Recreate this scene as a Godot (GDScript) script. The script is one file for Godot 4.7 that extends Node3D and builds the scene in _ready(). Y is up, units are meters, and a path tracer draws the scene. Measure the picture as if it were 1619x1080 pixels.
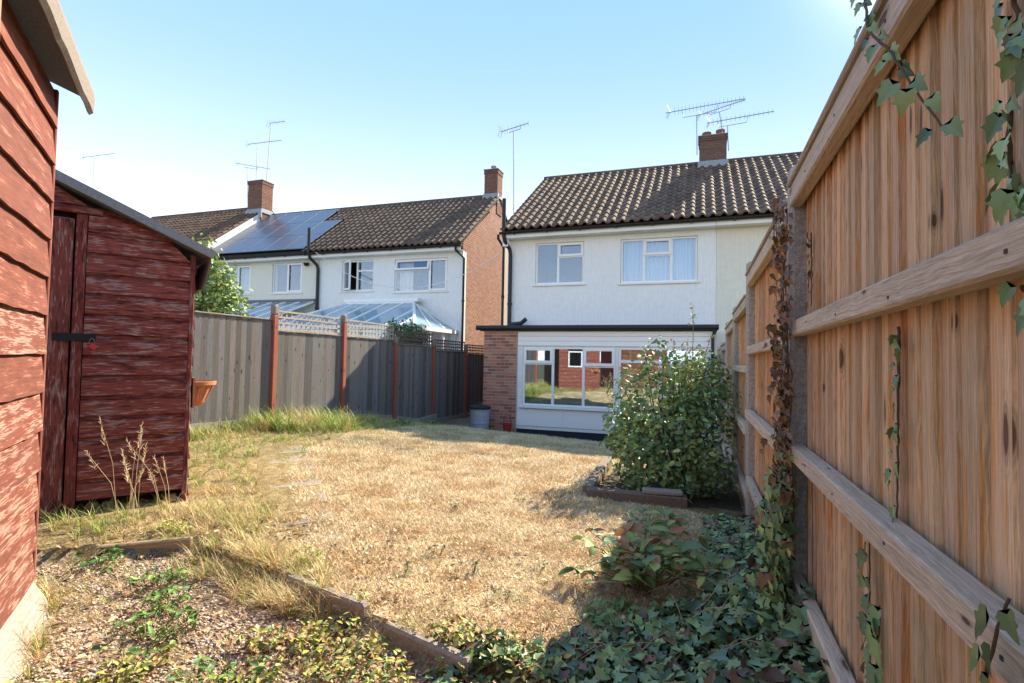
extends Node3D
# Back garden with two sheds, two fences and the rear of semi-detached and terraced houses.
# World: x along the house fronts, y up, -z from the camera to the houses; metres.

var M := {}
var rng := RandomNumberGenerator.new()
var used := {}

# ---------------------------------------------------------------- mesh builder
class MB:
	var v := PackedVector3Array()
	var n := PackedVector3Array()
	var t := PackedVector2Array()
	var c := PackedColorArray()
	var ix := PackedInt32Array()
	var col := Color.WHITE
	var uo := Vector2.ZERO
	var under: MB = null
	func quad(a: Vector3, b: Vector3, d: Vector3, e: Vector3, uv := [], nn = null) -> void:
		# corners run counter-clockwise seen from outside
		var m := (b - a).cross(d - a)
		if m.length_squared() < 1e-16: m = (d - a).cross(e - a)
		m = m.normalized()
		var k := v.size()
		for p in [a, b, d, e]: v.push_back(p)
		for i in 4:
			n.push_back(m if nn == null else nn[i])
			c.push_back(col)
		if uv.size() == 4:
			for w in uv: t.push_back(w + uo)
		else:
			var lu := (b - a).length()
			var lv := (e - a).length()
			if lu >= lv:
				for w in [Vector2(0, 0), Vector2(lu, 0), Vector2(lu, lv), Vector2(0, lv)]: t.push_back(w + uo)
			else:
				for w in [Vector2(0, 0), Vector2(0, lu), Vector2(lv, lu), Vector2(lv, 0)]: t.push_back(w + uo)
		for i in [0, 2, 1, 0, 3, 2]: ix.push_back(k + i)
	func tri(a: Vector3, b: Vector3, d: Vector3, nn = null) -> void:
		var m := (b - a).cross(d - a).normalized()
		var k := v.size()
		var j := 0
		for p in [a, b, d]:
			v.push_back(p); c.push_back(col); t.push_back(Vector2(p.x + p.z, p.y) + uo)
			n.push_back(m if nn == null else nn[j]); j += 1
		for i in [0, 2, 1]: ix.push_back(k + i)
	func hexa(p: Array) -> void:
		# p: 4 bottom corners then 4 top corners, each counter-clockwise seen from above
		quad(p[4], p[5], p[6], p[7]); quad(p[3], p[2], p[1], p[0])
		for i in 4:
			var j := (i + 1) % 4
			quad(p[i], p[j], p[4 + j], p[4 + i])
	func box(lo: Vector3, hi: Vector3, bevel := 0.0) -> void:
		if bevel > 0.0:
			cbox(Transform3D(Basis(), (lo + hi) / 2), hi - lo, bevel)
			return
		hexa([Vector3(lo.x, lo.y, hi.z), Vector3(hi.x, lo.y, hi.z), Vector3(hi.x, lo.y, lo.z), Vector3(lo.x, lo.y, lo.z),
			Vector3(lo.x, hi.y, hi.z), Vector3(hi.x, hi.y, hi.z), Vector3(hi.x, hi.y, lo.z), Vector3(lo.x, hi.y, lo.z)])
	func tbox(x: Transform3D, s: Vector3) -> void:
		var h := s / 2
		var p := []
		for y in [-h.y, h.y]:
			for q in [Vector3(-h.x, y, h.z), Vector3(h.x, y, h.z), Vector3(h.x, y, -h.z), Vector3(-h.x, y, -h.z)]: p.push_back(x * q)
		hexa(p)
	func cbox(x: Transform3D, s: Vector3, b: float) -> void:
		# box with chamfered edges
		var h := s / 2
		b = minf(b, minf(h.x, minf(h.y, h.z)) * 0.8)
		var i := h - Vector3(b, b, b)
		for a in 3:
			var u := (a + 1) % 3
			var w := (a + 2) % 3
			for sg in [-1.0, 1.0]:
				var f := []
				for q in [[-1, -1], [1, -1], [1, 1], [-1, 1]]:
					var p := Vector3.ZERO
					p[a] = h[a] * sg; p[u] = i[u] * q[0]; p[w] = i[w] * q[1]
					f.push_back(x * p)
				if sg < 0: f.reverse()
				quad(f[0], f[1], f[2], f[3])
			for su in [-1.0, 1.0]:
				for sw in [-1.0, 1.0]:
					var e := []
					for q in [[-1, 0], [1, 0], [1, 1], [-1, 1]]:
						var p := Vector3.ZERO
						p[a] = i[a] * q[0]
						if q[1] == 0: p[u] = h[u] * su; p[w] = i[w] * sw
						else: p[u] = i[u] * su; p[w] = h[w] * sw
						e.push_back(x * p)
					if su * sw < 0: e.reverse()
					quad(e[0], e[1], e[2], e[3])
		for sx in [-1.0, 1.0]:
			for sy in [-1.0, 1.0]:
				for sz in [-1.0, 1.0]:
					var a1 := x * Vector3(h.x * sx, i.y * sy, i.z * sz)
					var a2 := x * Vector3(i.x * sx, h.y * sy, i.z * sz)
					var a3 := x * Vector3(i.x * sx, i.y * sy, h.z * sz)
					if sx * sy * sz > 0: tri(a1, a2, a3)
					else: tri(a1, a3, a2)
	func tube(path: Array, r0: float, r1 := -1.0, sides := 6) -> void:
		if r1 < 0: r1 = r0
		var rings := []
		var last := path.size() - 1
		var side := Vector3.ZERO
		for i in path.size():
			var d: Vector3 = (path[mini(i + 1, last)] - path[maxi(i - 1, 0)]).normalized()
			if side == Vector3.ZERO: side = d.cross(Vector3.UP if absf(d.y) < 0.9 else Vector3.RIGHT).normalized()
			side = (side - d * side.dot(d)).normalized()
			var o := d.cross(side)
			var r := lerpf(r0, r1, float(i) / maxf(1, last))
			var ring := []
			for k in sides:
				var a := TAU * k / sides
				ring.push_back([path[i], side * cos(a) + o * sin(a), r])
			rings.push_back(ring)
		for i in last:
			for k in sides:
				var q := (k + 1) % sides
				var A = rings[i][k]; var B = rings[i][q]; var Cc = rings[i + 1][q]; var D = rings[i + 1][k]
				quad(A[0] + A[1] * A[2], B[0] + B[1] * B[2], Cc[0] + Cc[1] * Cc[2], D[0] + D[1] * D[2], [], [A[1], B[1], Cc[1], D[1]])
		for e in [0, last]:
			for k in range(1, sides - 1):
				var A = rings[e][0]; var B = rings[e][k]; var Cc = rings[e][k + 1]
				if e == 0: tri(A[0] + A[1] * A[2], Cc[0] + Cc[1] * Cc[2], B[0] + B[1] * B[2])
				else: tri(A[0] + A[1] * A[2], B[0] + B[1] * B[2], Cc[0] + Cc[1] * Cc[2])
	func lathe(at: Vector3, prof: Array, sides := 24, part := 1.0, turn := 0.0) -> void:
		# prof: [radius, height] from the bottom up, outside
		for i in prof.size() - 1:
			var dr: float = prof[i + 1][0] - prof[i][0]
			var dy: float = prof[i + 1][1] - prof[i][1]
			for k in sides:
				var a := turn + TAU * part * k / sides
				var b := turn + TAU * part * (k + 1) / sides
				var ca := Vector3(cos(a), 0, -sin(a)); var cb := Vector3(cos(b), 0, -sin(b))
				var na := (ca * dy - Vector3.UP * dr).normalized(); var nb := (cb * dy - Vector3.UP * dr).normalized()
				quad(at + ca * prof[i][0] + Vector3.UP * prof[i][1], at + cb * prof[i][0] + Vector3.UP * prof[i][1],
					at + cb * prof[i + 1][0] + Vector3.UP * prof[i + 1][1], at + ca * prof[i + 1][0] + Vector3.UP * prof[i + 1][1], [], [na, nb, nb, na])
	func mesh() -> ArrayMesh:
		var a := []
		a.resize(Mesh.ARRAY_MAX)
		a[Mesh.ARRAY_VERTEX] = v; a[Mesh.ARRAY_NORMAL] = n; a[Mesh.ARRAY_TEX_UV] = t; a[Mesh.ARRAY_COLOR] = c; a[Mesh.ARRAY_INDEX] = ix
		var m := ArrayMesh.new()
		if under:
			m = under.mesh()
		m.add_surface_from_arrays(Mesh.PRIMITIVE_TRIANGLES, a)
		return m

# ---------------------------------------------------------------- scene helpers
func numbered(called: String) -> String:
	if not used.has(called):
		used[called] = 0
		return called
	used[called] += 1
	return "%s_%03d" % [called, used[called]]

func tag(o: Node, label: String, category := "", group := "", kind := "") -> Node:
	if label: o.set_meta("label", label)
	if category: o.set_meta("category", category)
	if group: o.set_meta("group", group)
	if kind: o.set_meta("kind", kind)
	return o

func thing(called: String, at: Vector3, label: String, category: String, group := "", turn := 0.0) -> Node3D:
	var o := Node3D.new()
	o.name = numbered(called)
	add_child(o)
	o.position = at
	o.rotation.y = turn
	tag(o, label, category, group)
	return o

# a mesh whose vertices are in world space (or in the frame x) under parent
func part(parent: Node, called: String, mesh, material: Material, x := Transform3D()) -> MeshInstance3D:
	var o := MeshInstance3D.new()
	o.name = numbered(called) if parent == self else called
	o.mesh = mesh.mesh() if mesh is MB else mesh
	o.material_override = material
	parent.add_child(o, true)
	o.global_transform = x
	return o

func group_node(parent: Node, called: String) -> Node3D:
	var o := Node3D.new()
	o.name = called
	parent.add_child(o, true)
	return o

func many(parent: Node, called: String, mesh: Mesh, material: Material, xs: Array, cols: Array) -> MultiMeshInstance3D:
	var mm := MultiMesh.new()
	mm.transform_format = MultiMesh.TRANSFORM_3D
	mm.use_colors = true
	mm.mesh = mesh
	mm.instance_count = xs.size()
	for i in xs.size():
		mm.set_instance_transform(i, xs[i])
		mm.set_instance_color(i, cols[i])
	var o := MultiMeshInstance3D.new()
	o.name = numbered(called) if parent == self else called
	o.multimesh = mm
	o.material_override = material
	parent.add_child(o, true)
	o.global_transform = Transform3D()
	o.set_meta("kind", "stuff")
	return o

func rf(a: float, b: float) -> float: return rng.randf_range(a, b)
func tint(c: Color, s: float) -> Color:
	var k := 1.0 + rf(-s, s)
	return Color(c.r * k * (1 + rf(-s, s) * 0.25), c.g * k, c.b * k * (1 + rf(-s, s) * 0.25))
func lin(r: float, g: float, b: float) -> Color: return Color(r, g, b).linear_to_srgb()
func rot_to(up: Vector3, turn: float) -> Basis:
	var y := up.normalized()
	var x := y.cross(Vector3(0.31, 0.2, 0.93)).normalized()
	return Basis(x, y, x.cross(y)).rotated(y, turn)

# ---------------------------------------------------------------- textures
func noise(seed_: int, freq: float, oct := 4) -> FastNoiseLite:
	var f := FastNoiseLite.new()
	f.seed = seed_; f.frequency = freq; f.fractal_octaves = oct
	f.noise_type = FastNoiseLite.TYPE_SIMPLEX_SMOOTH
	return f
# noise that repeats every w, h
func wrapn(f: FastNoiseLite, x: float, y: float, w: float, h: float, sx := 1.0, sy := 1.0) -> float:
	var bx := clampf((x / w - 0.75) * 4, 0, 1)
	var by := clampf((y / h - 0.75) * 4, 0, 1)
	var a := f.get_noise_2d(x * sx, y * sy)
	if bx > 0: a = lerpf(a, f.get_noise_2d((x - w) * sx, y * sy), bx)
	if by > 0:
		var b := f.get_noise_2d(x * sx, (y - h) * sy)
		if bx > 0: b = lerpf(b, f.get_noise_2d((x - w) * sx, (y - h) * sy), bx)
		a = lerpf(a, b, by)
	return a
func make_tex(w: int, h: int, f: Callable) -> ImageTexture:
	var d := PackedByteArray()
	d.resize(w * h * 3)
	var k := 0
	for y in h:
		for x in w:
			var c: Color = f.call(x, y)
			d[k] = int(clampf(c.r, 0, 1) * 255); d[k + 1] = int(clampf(c.g, 0, 1) * 255); d[k + 2] = int(clampf(c.b, 0, 1) * 255)
			k += 3
	var im := Image.create_from_data(w, h, false, Image.FORMAT_RGB8, d)
	im.generate_mipmaps()
	return ImageTexture.create_from_image(im)

func mat(called: String, color: Color, rough := 0.8, tex: Texture2D = null, scale := Vector3.ONE, tri := 0, relief := 0.0, spec := 0.4) -> StandardMaterial3D:
	var m := StandardMaterial3D.new()
	m.resource_name = called
	m.albedo_color = color
	m.roughness = rough
	m.metallic_specular = spec
	m.vertex_color_use_as_albedo = true
	m.uv1_scale = scale
	if tri > 0:
		m.uv1_triplanar = true
		m.uv1_world_triplanar = tri == 2
	if tex:
		m.albedo_texture = tex
		if relief > 0.0:
			m.heightmap_enabled = true
			m.heightmap_texture = tex
			m.heightmap_scale = relief
	M[called] = m
	return m

func make_materials() -> void:
	var g1 := noise(1, 0.02); var g2 := noise(2, 0.05, 5); var g3 := noise(3, 0.012, 3); var g4 := noise(4, 0.09, 3)
	# wood: grain along u
	var grain := func(x, y):
		var wob := wrapn(g3, x, y, 1024, 512, 0.5, 0.7) * 9.0
		var a := wrapn(g2, x, y + wob, 1024, 512, 0.035, 1.3)
		var f := wrapn(g4, x, y + wob, 1024, 512, 0.16, 2.6)
		var saw := sin(x * 0.5 + wob * 2.0) * 0.004
		var s := 0.82 + a * 0.17 + f * 0.16 + saw + (hash(Vector2i(x, y)) % 100) * 0.0006
		var knot := 0.0
		for kn in [[190, 120, 13], [610, 390, 17], [880, 210, 10], [420, 300, 7]]:
			var dx: float = (x - kn[0]) / 1.7; var dy: float = y - kn[1]
			var r: float = sqrt(dx * dx + dy * dy) / kn[2]
			if r < 2.2:
				s = lerpf(s, s - 0.1 + 0.07 * sin(r * 9.0), clampf(2.2 - r, 0, 1))
				knot = maxf(knot, clampf((1.05 - r) * 4.0, 0, 1))
		return Vector2(s, knot)
	var kept := PackedVector2Array()
	kept.resize(1024 * 512)
	var wood := make_tex(1024, 512, func(x, y):
		var q: Vector2 = grain.call(x, y)
		kept[y * 1024 + x] = q
		var c := Color(q.x, q.x * 0.985, q.x * 0.96)
		return c.lerp(Color(0.36, 0.27, 0.22), q.y * 0.75))
	# wood weathered grey along its grain, with some of the fresh orange left
	var weathered := make_tex(1024, 512, func(x, y):
		var q: Vector2 = kept[y * 1024 + x]
		var left := smoothstep(0.12, 0.34, wrapn(g1, x, y, 1024, 512, 0.12, 0.9) + 0.6 * wrapn(g2, x, y, 1024, 512, 0.08, 1.5))
		var c := Color(0.95, 0.885, 0.82).lerp(Color(0.94, 0.78, 0.60), left) * (q.x * 1.05)
		return c.lerp(Color(0.36, 0.29, 0.26), q.y * 0.8))
	# paint that flakes off grey wood, along u
	var flake := make_tex(512, 256, func(x, y):
		var a := wrapn(g3, x, y, 512, 256, 1.0, 3.0)
		var m := wrapn(g2, x, y, 512, 256, 0.3, 1.7)
		var fine := wrapn(g4, x, y, 512, 256, 0.4, 3.4)
		var bare := smoothstep(0.2, 0.27, a * 0.75 + m * 0.5 + fine * 0.42)
		var red := Color(0.52, 0.265, 0.225) * (1.0 + fine * 0.3 + m * 0.2)
		var grey := Color(0.60, 0.455, 0.425) * (0.95 + fine * 0.5)
		var dark := smoothstep(0.24, 0.4, -a * 0.6 - m * 0.5 - fine * 0.3)
		return red.lerp(grey, bare).lerp(Color(0.27, 0.13, 0.125), dark * 0.8))
	# big shed paint; the second sheet has lost more of its paint
	var reds := []
	for worn in [0.0, 1.0]:
		reds.push_back(make_tex(512, 256, func(x, y):
			var wob := wrapn(g3, x, y, 512, 256) * 4.0
			var a := wrapn(g2, x, y + wob, 512, 256, 0.09, 1.6)
			var b := wrapn(g3, x, y, 512, 256, 0.8, 2.2)
			var fine := wrapn(g4, x, y + wob, 512, 256, 0.3, 3.2)
			var red := Color(0.68, 0.39, 0.32) * (0.98 + a * 0.14 + b * 0.16 + fine * 0.2)
			var bare := smoothstep(0.30 - worn * 0.26, 0.40 - worn * 0.24, a * 0.55 + fine * 0.45 + b * 0.5)
			return red.lerp(Color(0.86, 0.68, 0.63) * (0.96 + fine * 0.35), bare * (0.6 + worn * 0.35))))
	var speck := make_tex(512, 512, func(x, y):
		var s := 0.8 + wrapn(g2, x, y, 512, 512, 1.6, 1.6) * 0.3 + wrapn(g1, x, y, 512, 512) * 0.16 + (hash(Vector2i(x, y)) % 1000) / 1000.0 * 0.12
		return Color(s, s, s))
	var soft := make_tex(512, 512, func(x, y):
		var s := 0.96 + wrapn(g1, x, y, 512, 512) * 0.025 + wrapn(g2, x, y, 512, 512, 1.2, 0.12) * 0.03
		return Color(s, s, s * 0.995))
	var straw := make_tex(512, 512, func(x, y):
		var a := wrapn(g2, x, y, 512, 512, 1.5, 1.5); var b := wrapn(g3, x, y, 512, 512); var r := (hash(Vector2i(x, y)) % 1000) / 1000.0
		var s := 0.78 + a * 0.42 + b * 0.2 + (r - 0.5) * 0.2
		return Color(s, s * (0.97 + b * 0.1), s * (0.92 + b * 0.25)))
	var tile := make_tex(512, 512, func(x, y):
		var a := wrapn(g2, x, y, 512, 512); var b := wrapn(g3, x, y, 512, 512, 2, 2); var f := wrapn(g4, x, y, 512, 512, 1.5, 1.5)
		var c := Color(0.66, 0.58, 0.52) * (0.95 + a * 0.5)
		return c.lerp(Color(0.86, 0.83, 0.74), smoothstep(0.2, 0.42, b + f * 0.5) * 0.7).lerp(Color(0.34, 0.3, 0.26), smoothstep(0.25, 0.5, -b - f * 0.5) * 0.6))
	var W := Color.WHITE
	mat("cedar", W, 0.8, wood, Vector3(0.8, 3.0, 1), 0, 0.2)
	mat("weathered", W, 0.85, weathered, Vector3(0.8, 3.0, 1), 0, 0.25)
	mat("greyboard", W, 0.9, wood, Vector3(0.8, 3.0, 1), 0, 0.25)
	mat("flaky", W, 0.85, flake, Vector3(0.5, 1.7, 1), 0, 0.3)
	mat("redboard", W, 0.85, reds[0], Vector3(0.6, 2.2, 1), 0, 0.25)
	mat("redworn", W, 0.85, reds[1], Vector3(0.6, 2.2, 1), 0, 0.25)
	mat("concrete", W, 0.95, speck, Vector3(3, 3, 3), 2, 0.3)
	mat("render", W, 0.92, soft, Vector3(0.5, 0.5, 0.5), 2, 0.0)
	mat("brick", W, 0.92, speck, Vector3(5, 5, 5), 2, 0.3)
	mat("tile", W, 0.9, tile, Vector3(1.1, 1.1, 1.1), 2, 0.25)
	mat("felt", W, 0.95, speck, Vector3(4, 4, 4), 2, 0.5)
	mat("upvc", lin(0.84, 0.83, 0.80), 0.35)
	mat("gutter", lin(0.018, 0.018, 0.02), 0.45)
	mat("pipe", lin(0.022, 0.024, 0.03), 0.5)
	mat("metal", lin(0.42, 0.42, 0.43), 0.45).metallic = 0.8
	mat("galv", W, 0.5, speck, Vector3(2, 2, 2), 2, 0.05).metallic = 0.35
	mat("lead", W, 0.6, speck, Vector3(2, 2, 2), 2)
	mat("ground", W, 1.0, straw, Vector3(1.3, 1.3, 1.3), 2, 0.8)
	mat("stone", W, 0.85)
	mat("plain", W, 0.8)
	mat("clay", W, 0.8, speck, Vector3(3, 3, 3), 2, 0.05)
	mat("cloth", W, 0.95)
	for k in ["leaf", "grass", "drygrass", "ivyleaf"]:
		var m := mat(k, W, 0.34 if k == "ivyleaf" else 0.55)
		m.cull_mode = BaseMaterial3D.CULL_DISABLED
		m.backlight_enabled = true
		m.backlight = Color(0.5, 0.5, 0.5) if k != "ivyleaf" else Color(0.25, 0.25, 0.25)
	# coated glazing: part mirror, part clear
	var gl := ORMMaterial3D.new()
	gl.resource_name = "glass"
	gl.albedo_color = Color(0.80, 0.88, 0.96, 0.15)
	gl.transparency = BaseMaterial3D.TRANSPARENCY_ALPHA
	var oi := Image.create(4, 4, false, Image.FORMAT_RGB8)
	oi.fill(Color(1.0, 0.02, 1.0))
	gl.orm_texture = ImageTexture.create_from_image(oi)
	M["glass"] = gl
	var gr := mat("roof_glass", Color(0.62, 0.74, 0.78, 0.55), 0.12)
	gr.transparency = BaseMaterial3D.TRANSPARENCY_ALPHA
	gr.vertex_color_use_as_albedo = false
	mat("solar", lin(0.12, 0.125, 0.15), 0.28, null, W_ONE, 0, 0.0, 0.6)
	var g2l: ORMMaterial3D = gl.duplicate()
	g2l.albedo_color.a = 0.42
	M["glass_low"] = g2l
const W_ONE := Vector3.ONE

# ---------------------------------------------------------------- ground
const PROFILE := [[-40, 0.27], [3, 0.265], [5, 0.245], [7, 0.19], [9, 0.08], [11, -0.16], [12.2, -0.37], [16, -0.42], [60, -0.44]]
var hn := noise(11, 0.35, 3)
func ground_y(x: float, z: float) -> float:
	var d := -z
	var y := 0.3
	for i in PROFILE.size() - 1:
		if d >= PROFILE[i][0] and d <= PROFILE[i + 1][0]:
			y = lerpf(PROFILE[i][1], PROFILE[i + 1][1], (d - PROFILE[i][0]) / (PROFILE[i + 1][0] - PROFILE[i][0]))
	y -= 0.045 * (clampf(x, -8, 1) + 3)
	y += hn.get_noise_2d(x * 2, z * 2) * 0.02
	if Geometry2D.is_point_in_polygon(Vector2(x, z), GRAVEL): y -= 0.08
	return y
var GRAVEL := PackedVector2Array([Vector2(-3.7, -2.0), Vector2(-3.05, -2.62), Vector2(-2.0, -2.4), Vector2(-0.9, -2.14), Vector2(0.4, -1.85), Vector2(0.4, 1.9), Vector2(-3.7, 1.9)])
var LAWN := PackedVector2Array([Vector2(-2.2, -2.52), Vector2(-0.9, -2.2), Vector2(0.1, -2.2), Vector2(0.1, -5.1), Vector2(-1.05, -5.2), Vector2(-1.1, -7.3), Vector2(0.1, -7.6), Vector2(0.1, -11.2), Vector2(-5.2, -11.2), Vector2(-5.0, -9.3), Vector2(-5.1, -7.2), Vector2(-4.6, -5.6), Vector2(-3.7, -4.2), Vector2(-2.5, -3.1)])
var SOIL := PackedVector2Array([Vector2(-1.0, -5.3), Vector2(0.4, -5.5), Vector2(0.4, -12.3), Vector2(-0.2, -12.3), Vector2(-0.1, -7.4), Vector2(-1.0, -7.2)])

func build_ground() -> void:
	var x0 := -11.0; var z0 := 2.0; var st := 0.1; var nx := 130; var nz := 214
	var cn := noise(21, 0.5, 4)
	var sets := {"ground": MB.new(), "lawn": MB.new(), "gravel_bed": MB.new(), "flower_bed": MB.new()}
	var hs := []
	for j in nz + 1:
		var row := PackedFloat32Array()
		for i in nx + 1: row.push_back(ground_y(x0 + i * st, z0 - j * st))
		hs.push_back(row)
	for j in nz:
		for i in nx:
			var x := x0 + i * st; var z := z0 - j * st
			var p := Vector2(x + st / 2, z - st / 2)
			var w := "ground"
			if Geometry2D.is_point_in_polygon(p, GRAVEL): w = "gravel_bed"
			elif Geometry2D.is_point_in_polygon(p, LAWN): w = "lawn"
			elif Geometry2D.is_point_in_polygon(p, SOIL): w = "flower_bed"
			var b: MB = sets[w]
			var q := cn.get_noise_2d(p.x * 2, p.y * 2)
			if w == "lawn": b.col = Color(0.60, 0.46, 0.27) * (1 + q * 0.4)
			elif w == "gravel_bed": b.col = Color(0.33, 0.25, 0.18) * (1 + q * 0.3)
			elif w == "flower_bed": b.col = Color(0.10, 0.075, 0.05)
			elif p.y < -10.9: b.col = Color(0.36, 0.28, 0.2) * (1 + q * 0.3)
			else: b.col = Color(0.38, 0.29, 0.14) * (1 + q * 0.3)
			b.quad(Vector3(x, hs[j][i], z), Vector3(x + st, hs[j][i + 1], z), Vector3(x + st, hs[j + 1][i + 1], z - st), Vector3(x, hs[j + 1][i], z - st))
	# the sheet goes on to the horizon
	var g: MB = sets["ground"]
	g.col = Color(0.12, 0.13, 0.06)
	var x1 := x0 + nx * st; var z1 := z0 - nz * st
	var far := 600.0
	for s in [[x0, z0, x1, z0, -far, far, far, far], [x1, z0, x1, z1, far, far, far, -far], [x1, z1, x0, z1, far, -far, -far, -far], [x0, z1, x0, z0, -far, -far, -far, far]]:
		var cnt := 20
		for k in cnt:
			var a := float(k) / cnt; var b2 := float(k + 1) / cnt
			var i1 := Vector2(lerpf(s[0], s[2], a), lerpf(s[1], s[3], a)); var i2 := Vector2(lerpf(s[0], s[2], b2), lerpf(s[1], s[3], b2))
			var o1 := Vector2(lerpf(s[4], s[6], a), lerpf(s[5], s[7], a)); var o2 := Vector2(lerpf(s[4], s[6], b2), lerpf(s[5], s[7], b2))
			g.quad(Vector3(i1.x, ground_y(i1.x, i1.y) - 0.01, i1.y), Vector3(o1.x, -0.4, o1.y), Vector3(o2.x, -0.4, o2.y), Vector3(i2.x, ground_y(i2.x, i2.y) - 0.01, i2.y))
	for k in sets:
		tag(part(self, k, sets[k], M["ground"]), {"ground": "bare dusty earth with dry weeds round the lawn", "lawn": "parched straw coloured lawn in front of the white house", "gravel_bed": "pale pebble bed beside the big red shed", "flower_bed": "dark soil under the green shrub by the cedar fence"}[k], "", "", "structure")

# ---------------------------------------------------------------- boards and fences
# feather-edged upright board: width along z (or x), thick edge and thin edge; frame x has its y up, x across, z out
func upright_board(w: float, h: float, tone_low: Color, tone_high: Color, split: float, uo: Vector2) -> MB:
	var b := MB.new()
	b.uo = uo
	var t0 := 0.006; var t1 := 0.019
	for s in [[0.0, split, tone_low], [split, h, tone_high]]:
		if s[1] - s[0] < 0.01: continue
		b.col = s[2]
		var y0: float = s[0]; var y1: float = s[1]
		# v of the texture across the board, u along it
		var f := func(x, y): return Vector2(y, x)
		b.quad(Vector3(0, y0, t1), Vector3(w, y0, t0), Vector3(w, y1, t0), Vector3(0, y1, t1), [f.call(0, y0), f.call(w, y0), f.call(w, y1), f.call(0, y1)])
		b.quad(Vector3(0, y0, 0), Vector3(0, y0, t1), Vector3(0, y1, t1), Vector3(0, y1, 0), [f.call(0, y0), f.call(0.02, y0), f.call(0.02, y1), f.call(0, y1)])
		b.quad(Vector3(w, y0, t0), Vector3(w, y0, 0), Vector3(w, y1, 0), Vector3(w, y1, t0), [f.call(0, y0), f.call(0.02, y0), f.call(0.02, y1), f.call(0, y1)])
		b.quad(Vector3(w, y0, 0), Vector3(0, y0, 0), Vector3(0, y1, 0), Vector3(w, y1, 0), [f.call(0, y0), f.call(w, y0), f.call(w, y1), f.call(0, y1)])
		if s[1] >= h: b.quad(Vector3(0, h, 0), Vector3(0, h, t1), Vector3(w, h, t0), Vector3(w, h, 0))
		if s[1] < h and split > 0.01:
			var low := b
			b = MB.new()
			b.uo = uo
			b.under = low
	return b

func rail(lo: Vector3, hi: Vector3, c: Color, bevel := 0.006) -> MB:
	var b := MB.new()
	b.col = c
	b.uo = Vector2(rf(0, 5), rf(0, 5))
	b.box(lo, hi, bevel)
	return b

func right_fence() -> void:
	var zs := [1.75, -0.3, -2.67, -4.95, -6.85, -8.75, -10.6, -12.33]
	var tops := [2.24, 2.23, 2.19, 2.03, 1.97, 1.76, 1.72]
	var posts := [2.4, 2.36, 2.34, 2.32, 2.13, 2.09, 1.86, 1.81]
	var f := thing("cedar_fence", Vector3(0.43, ground_y(0.4, -5), -5), "new orange brown board fence on grey concrete posts beside the ivy", "fence")
	for i in zs.size():
		var b := MB.new()
		var t := 0.86 + rf(-0.06, 0.06)
		b.col = Color(0.58, 0.52, 0.46) * t
		var y0 := ground_y(0.4, zs[i]) - 0.3
		b.cbox(Transform3D(Basis(), Vector3(0.427, (y0 + posts[i]) / 2, zs[i])), Vector3(0.1, posts[i] - y0, 0.1), 0.018)
		part(f, "concrete_post", b, M["concrete"])
	for i in zs.size() - 1:
		var za: float = zs[i] - 0.052; var zb: float = zs[i + 1] + 0.052
		var top: float = tops[i]
		var p := group_node(f, "panel")
		var y0 := minf(ground_y(0.4, za), ground_y(0.4, zb)) + 0.02
		var dy: float = top - 2.23
		# rails on the garden side
		var rails := [[top - 0.085, 0.085, 0.052], [1.575 + dy, 0.066, 0.05], [1.05 + dy, 0.066, 0.06], [0.5 + dy, 0.066, 0.05]]
		for r in rails:
			part(p, "rail", rail(Vector3(0.425 - r[2], r[0], zb), Vector3(0.425, r[0] + r[1], za), tint(Color(0.70, 0.57, 0.45), 0.08)), M["cedar"])
		var cap := rail(Vector3(0.36, top + 0.002, zb), Vector3(0.475, top + 0.024, za), Color(0.50, 0.42, 0.35))
		part(p, "capping", cap, M["cedar"])
		var nl := MB.new()
		nl.col = Color(0.07, 0.055, 0.045)
		for r in rails:
			var zz := za - 0.05
			while zz > zb:
				var py: float = r[0] + r[1] * 0.5 + rf(-0.012, 0.012)
				nl.tbox(Transform3D(Basis(), Vector3(0.425 - r[2] - 0.0005, py, zz)), Vector3(0.003, 0.006, 0.006))
				zz -= 0.46
		part(p, "nails", nl, M["plain"]).set_meta("kind", "stuff")
		# boards
		var z := za
		var wdt := 0.115
		var full: float = za - zb
		var cnt := int(round(full / 0.092))
		var step := full / cnt
		for k in cnt:
			var tone := tint(Color(0.86, 0.67, 0.50), 0.2)
			var bd := upright_board(step + 0.012, top - y0, tone, tone, 0.0, Vector2(rf(0, 9), rf(0, 9)))
			# thick edge towards the camera; board face looks to -x
			var zk := za - k * step
			var x := Transform3D(Basis(Vector3(0, 0, -1), Vector3.UP, Vector3(-1, 0, 0)), Vector3(0.448 + (0.004 if k % 2 else 0.0), y0, zk))
			part(p, "board", bd, M["weathered"], x)

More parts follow.
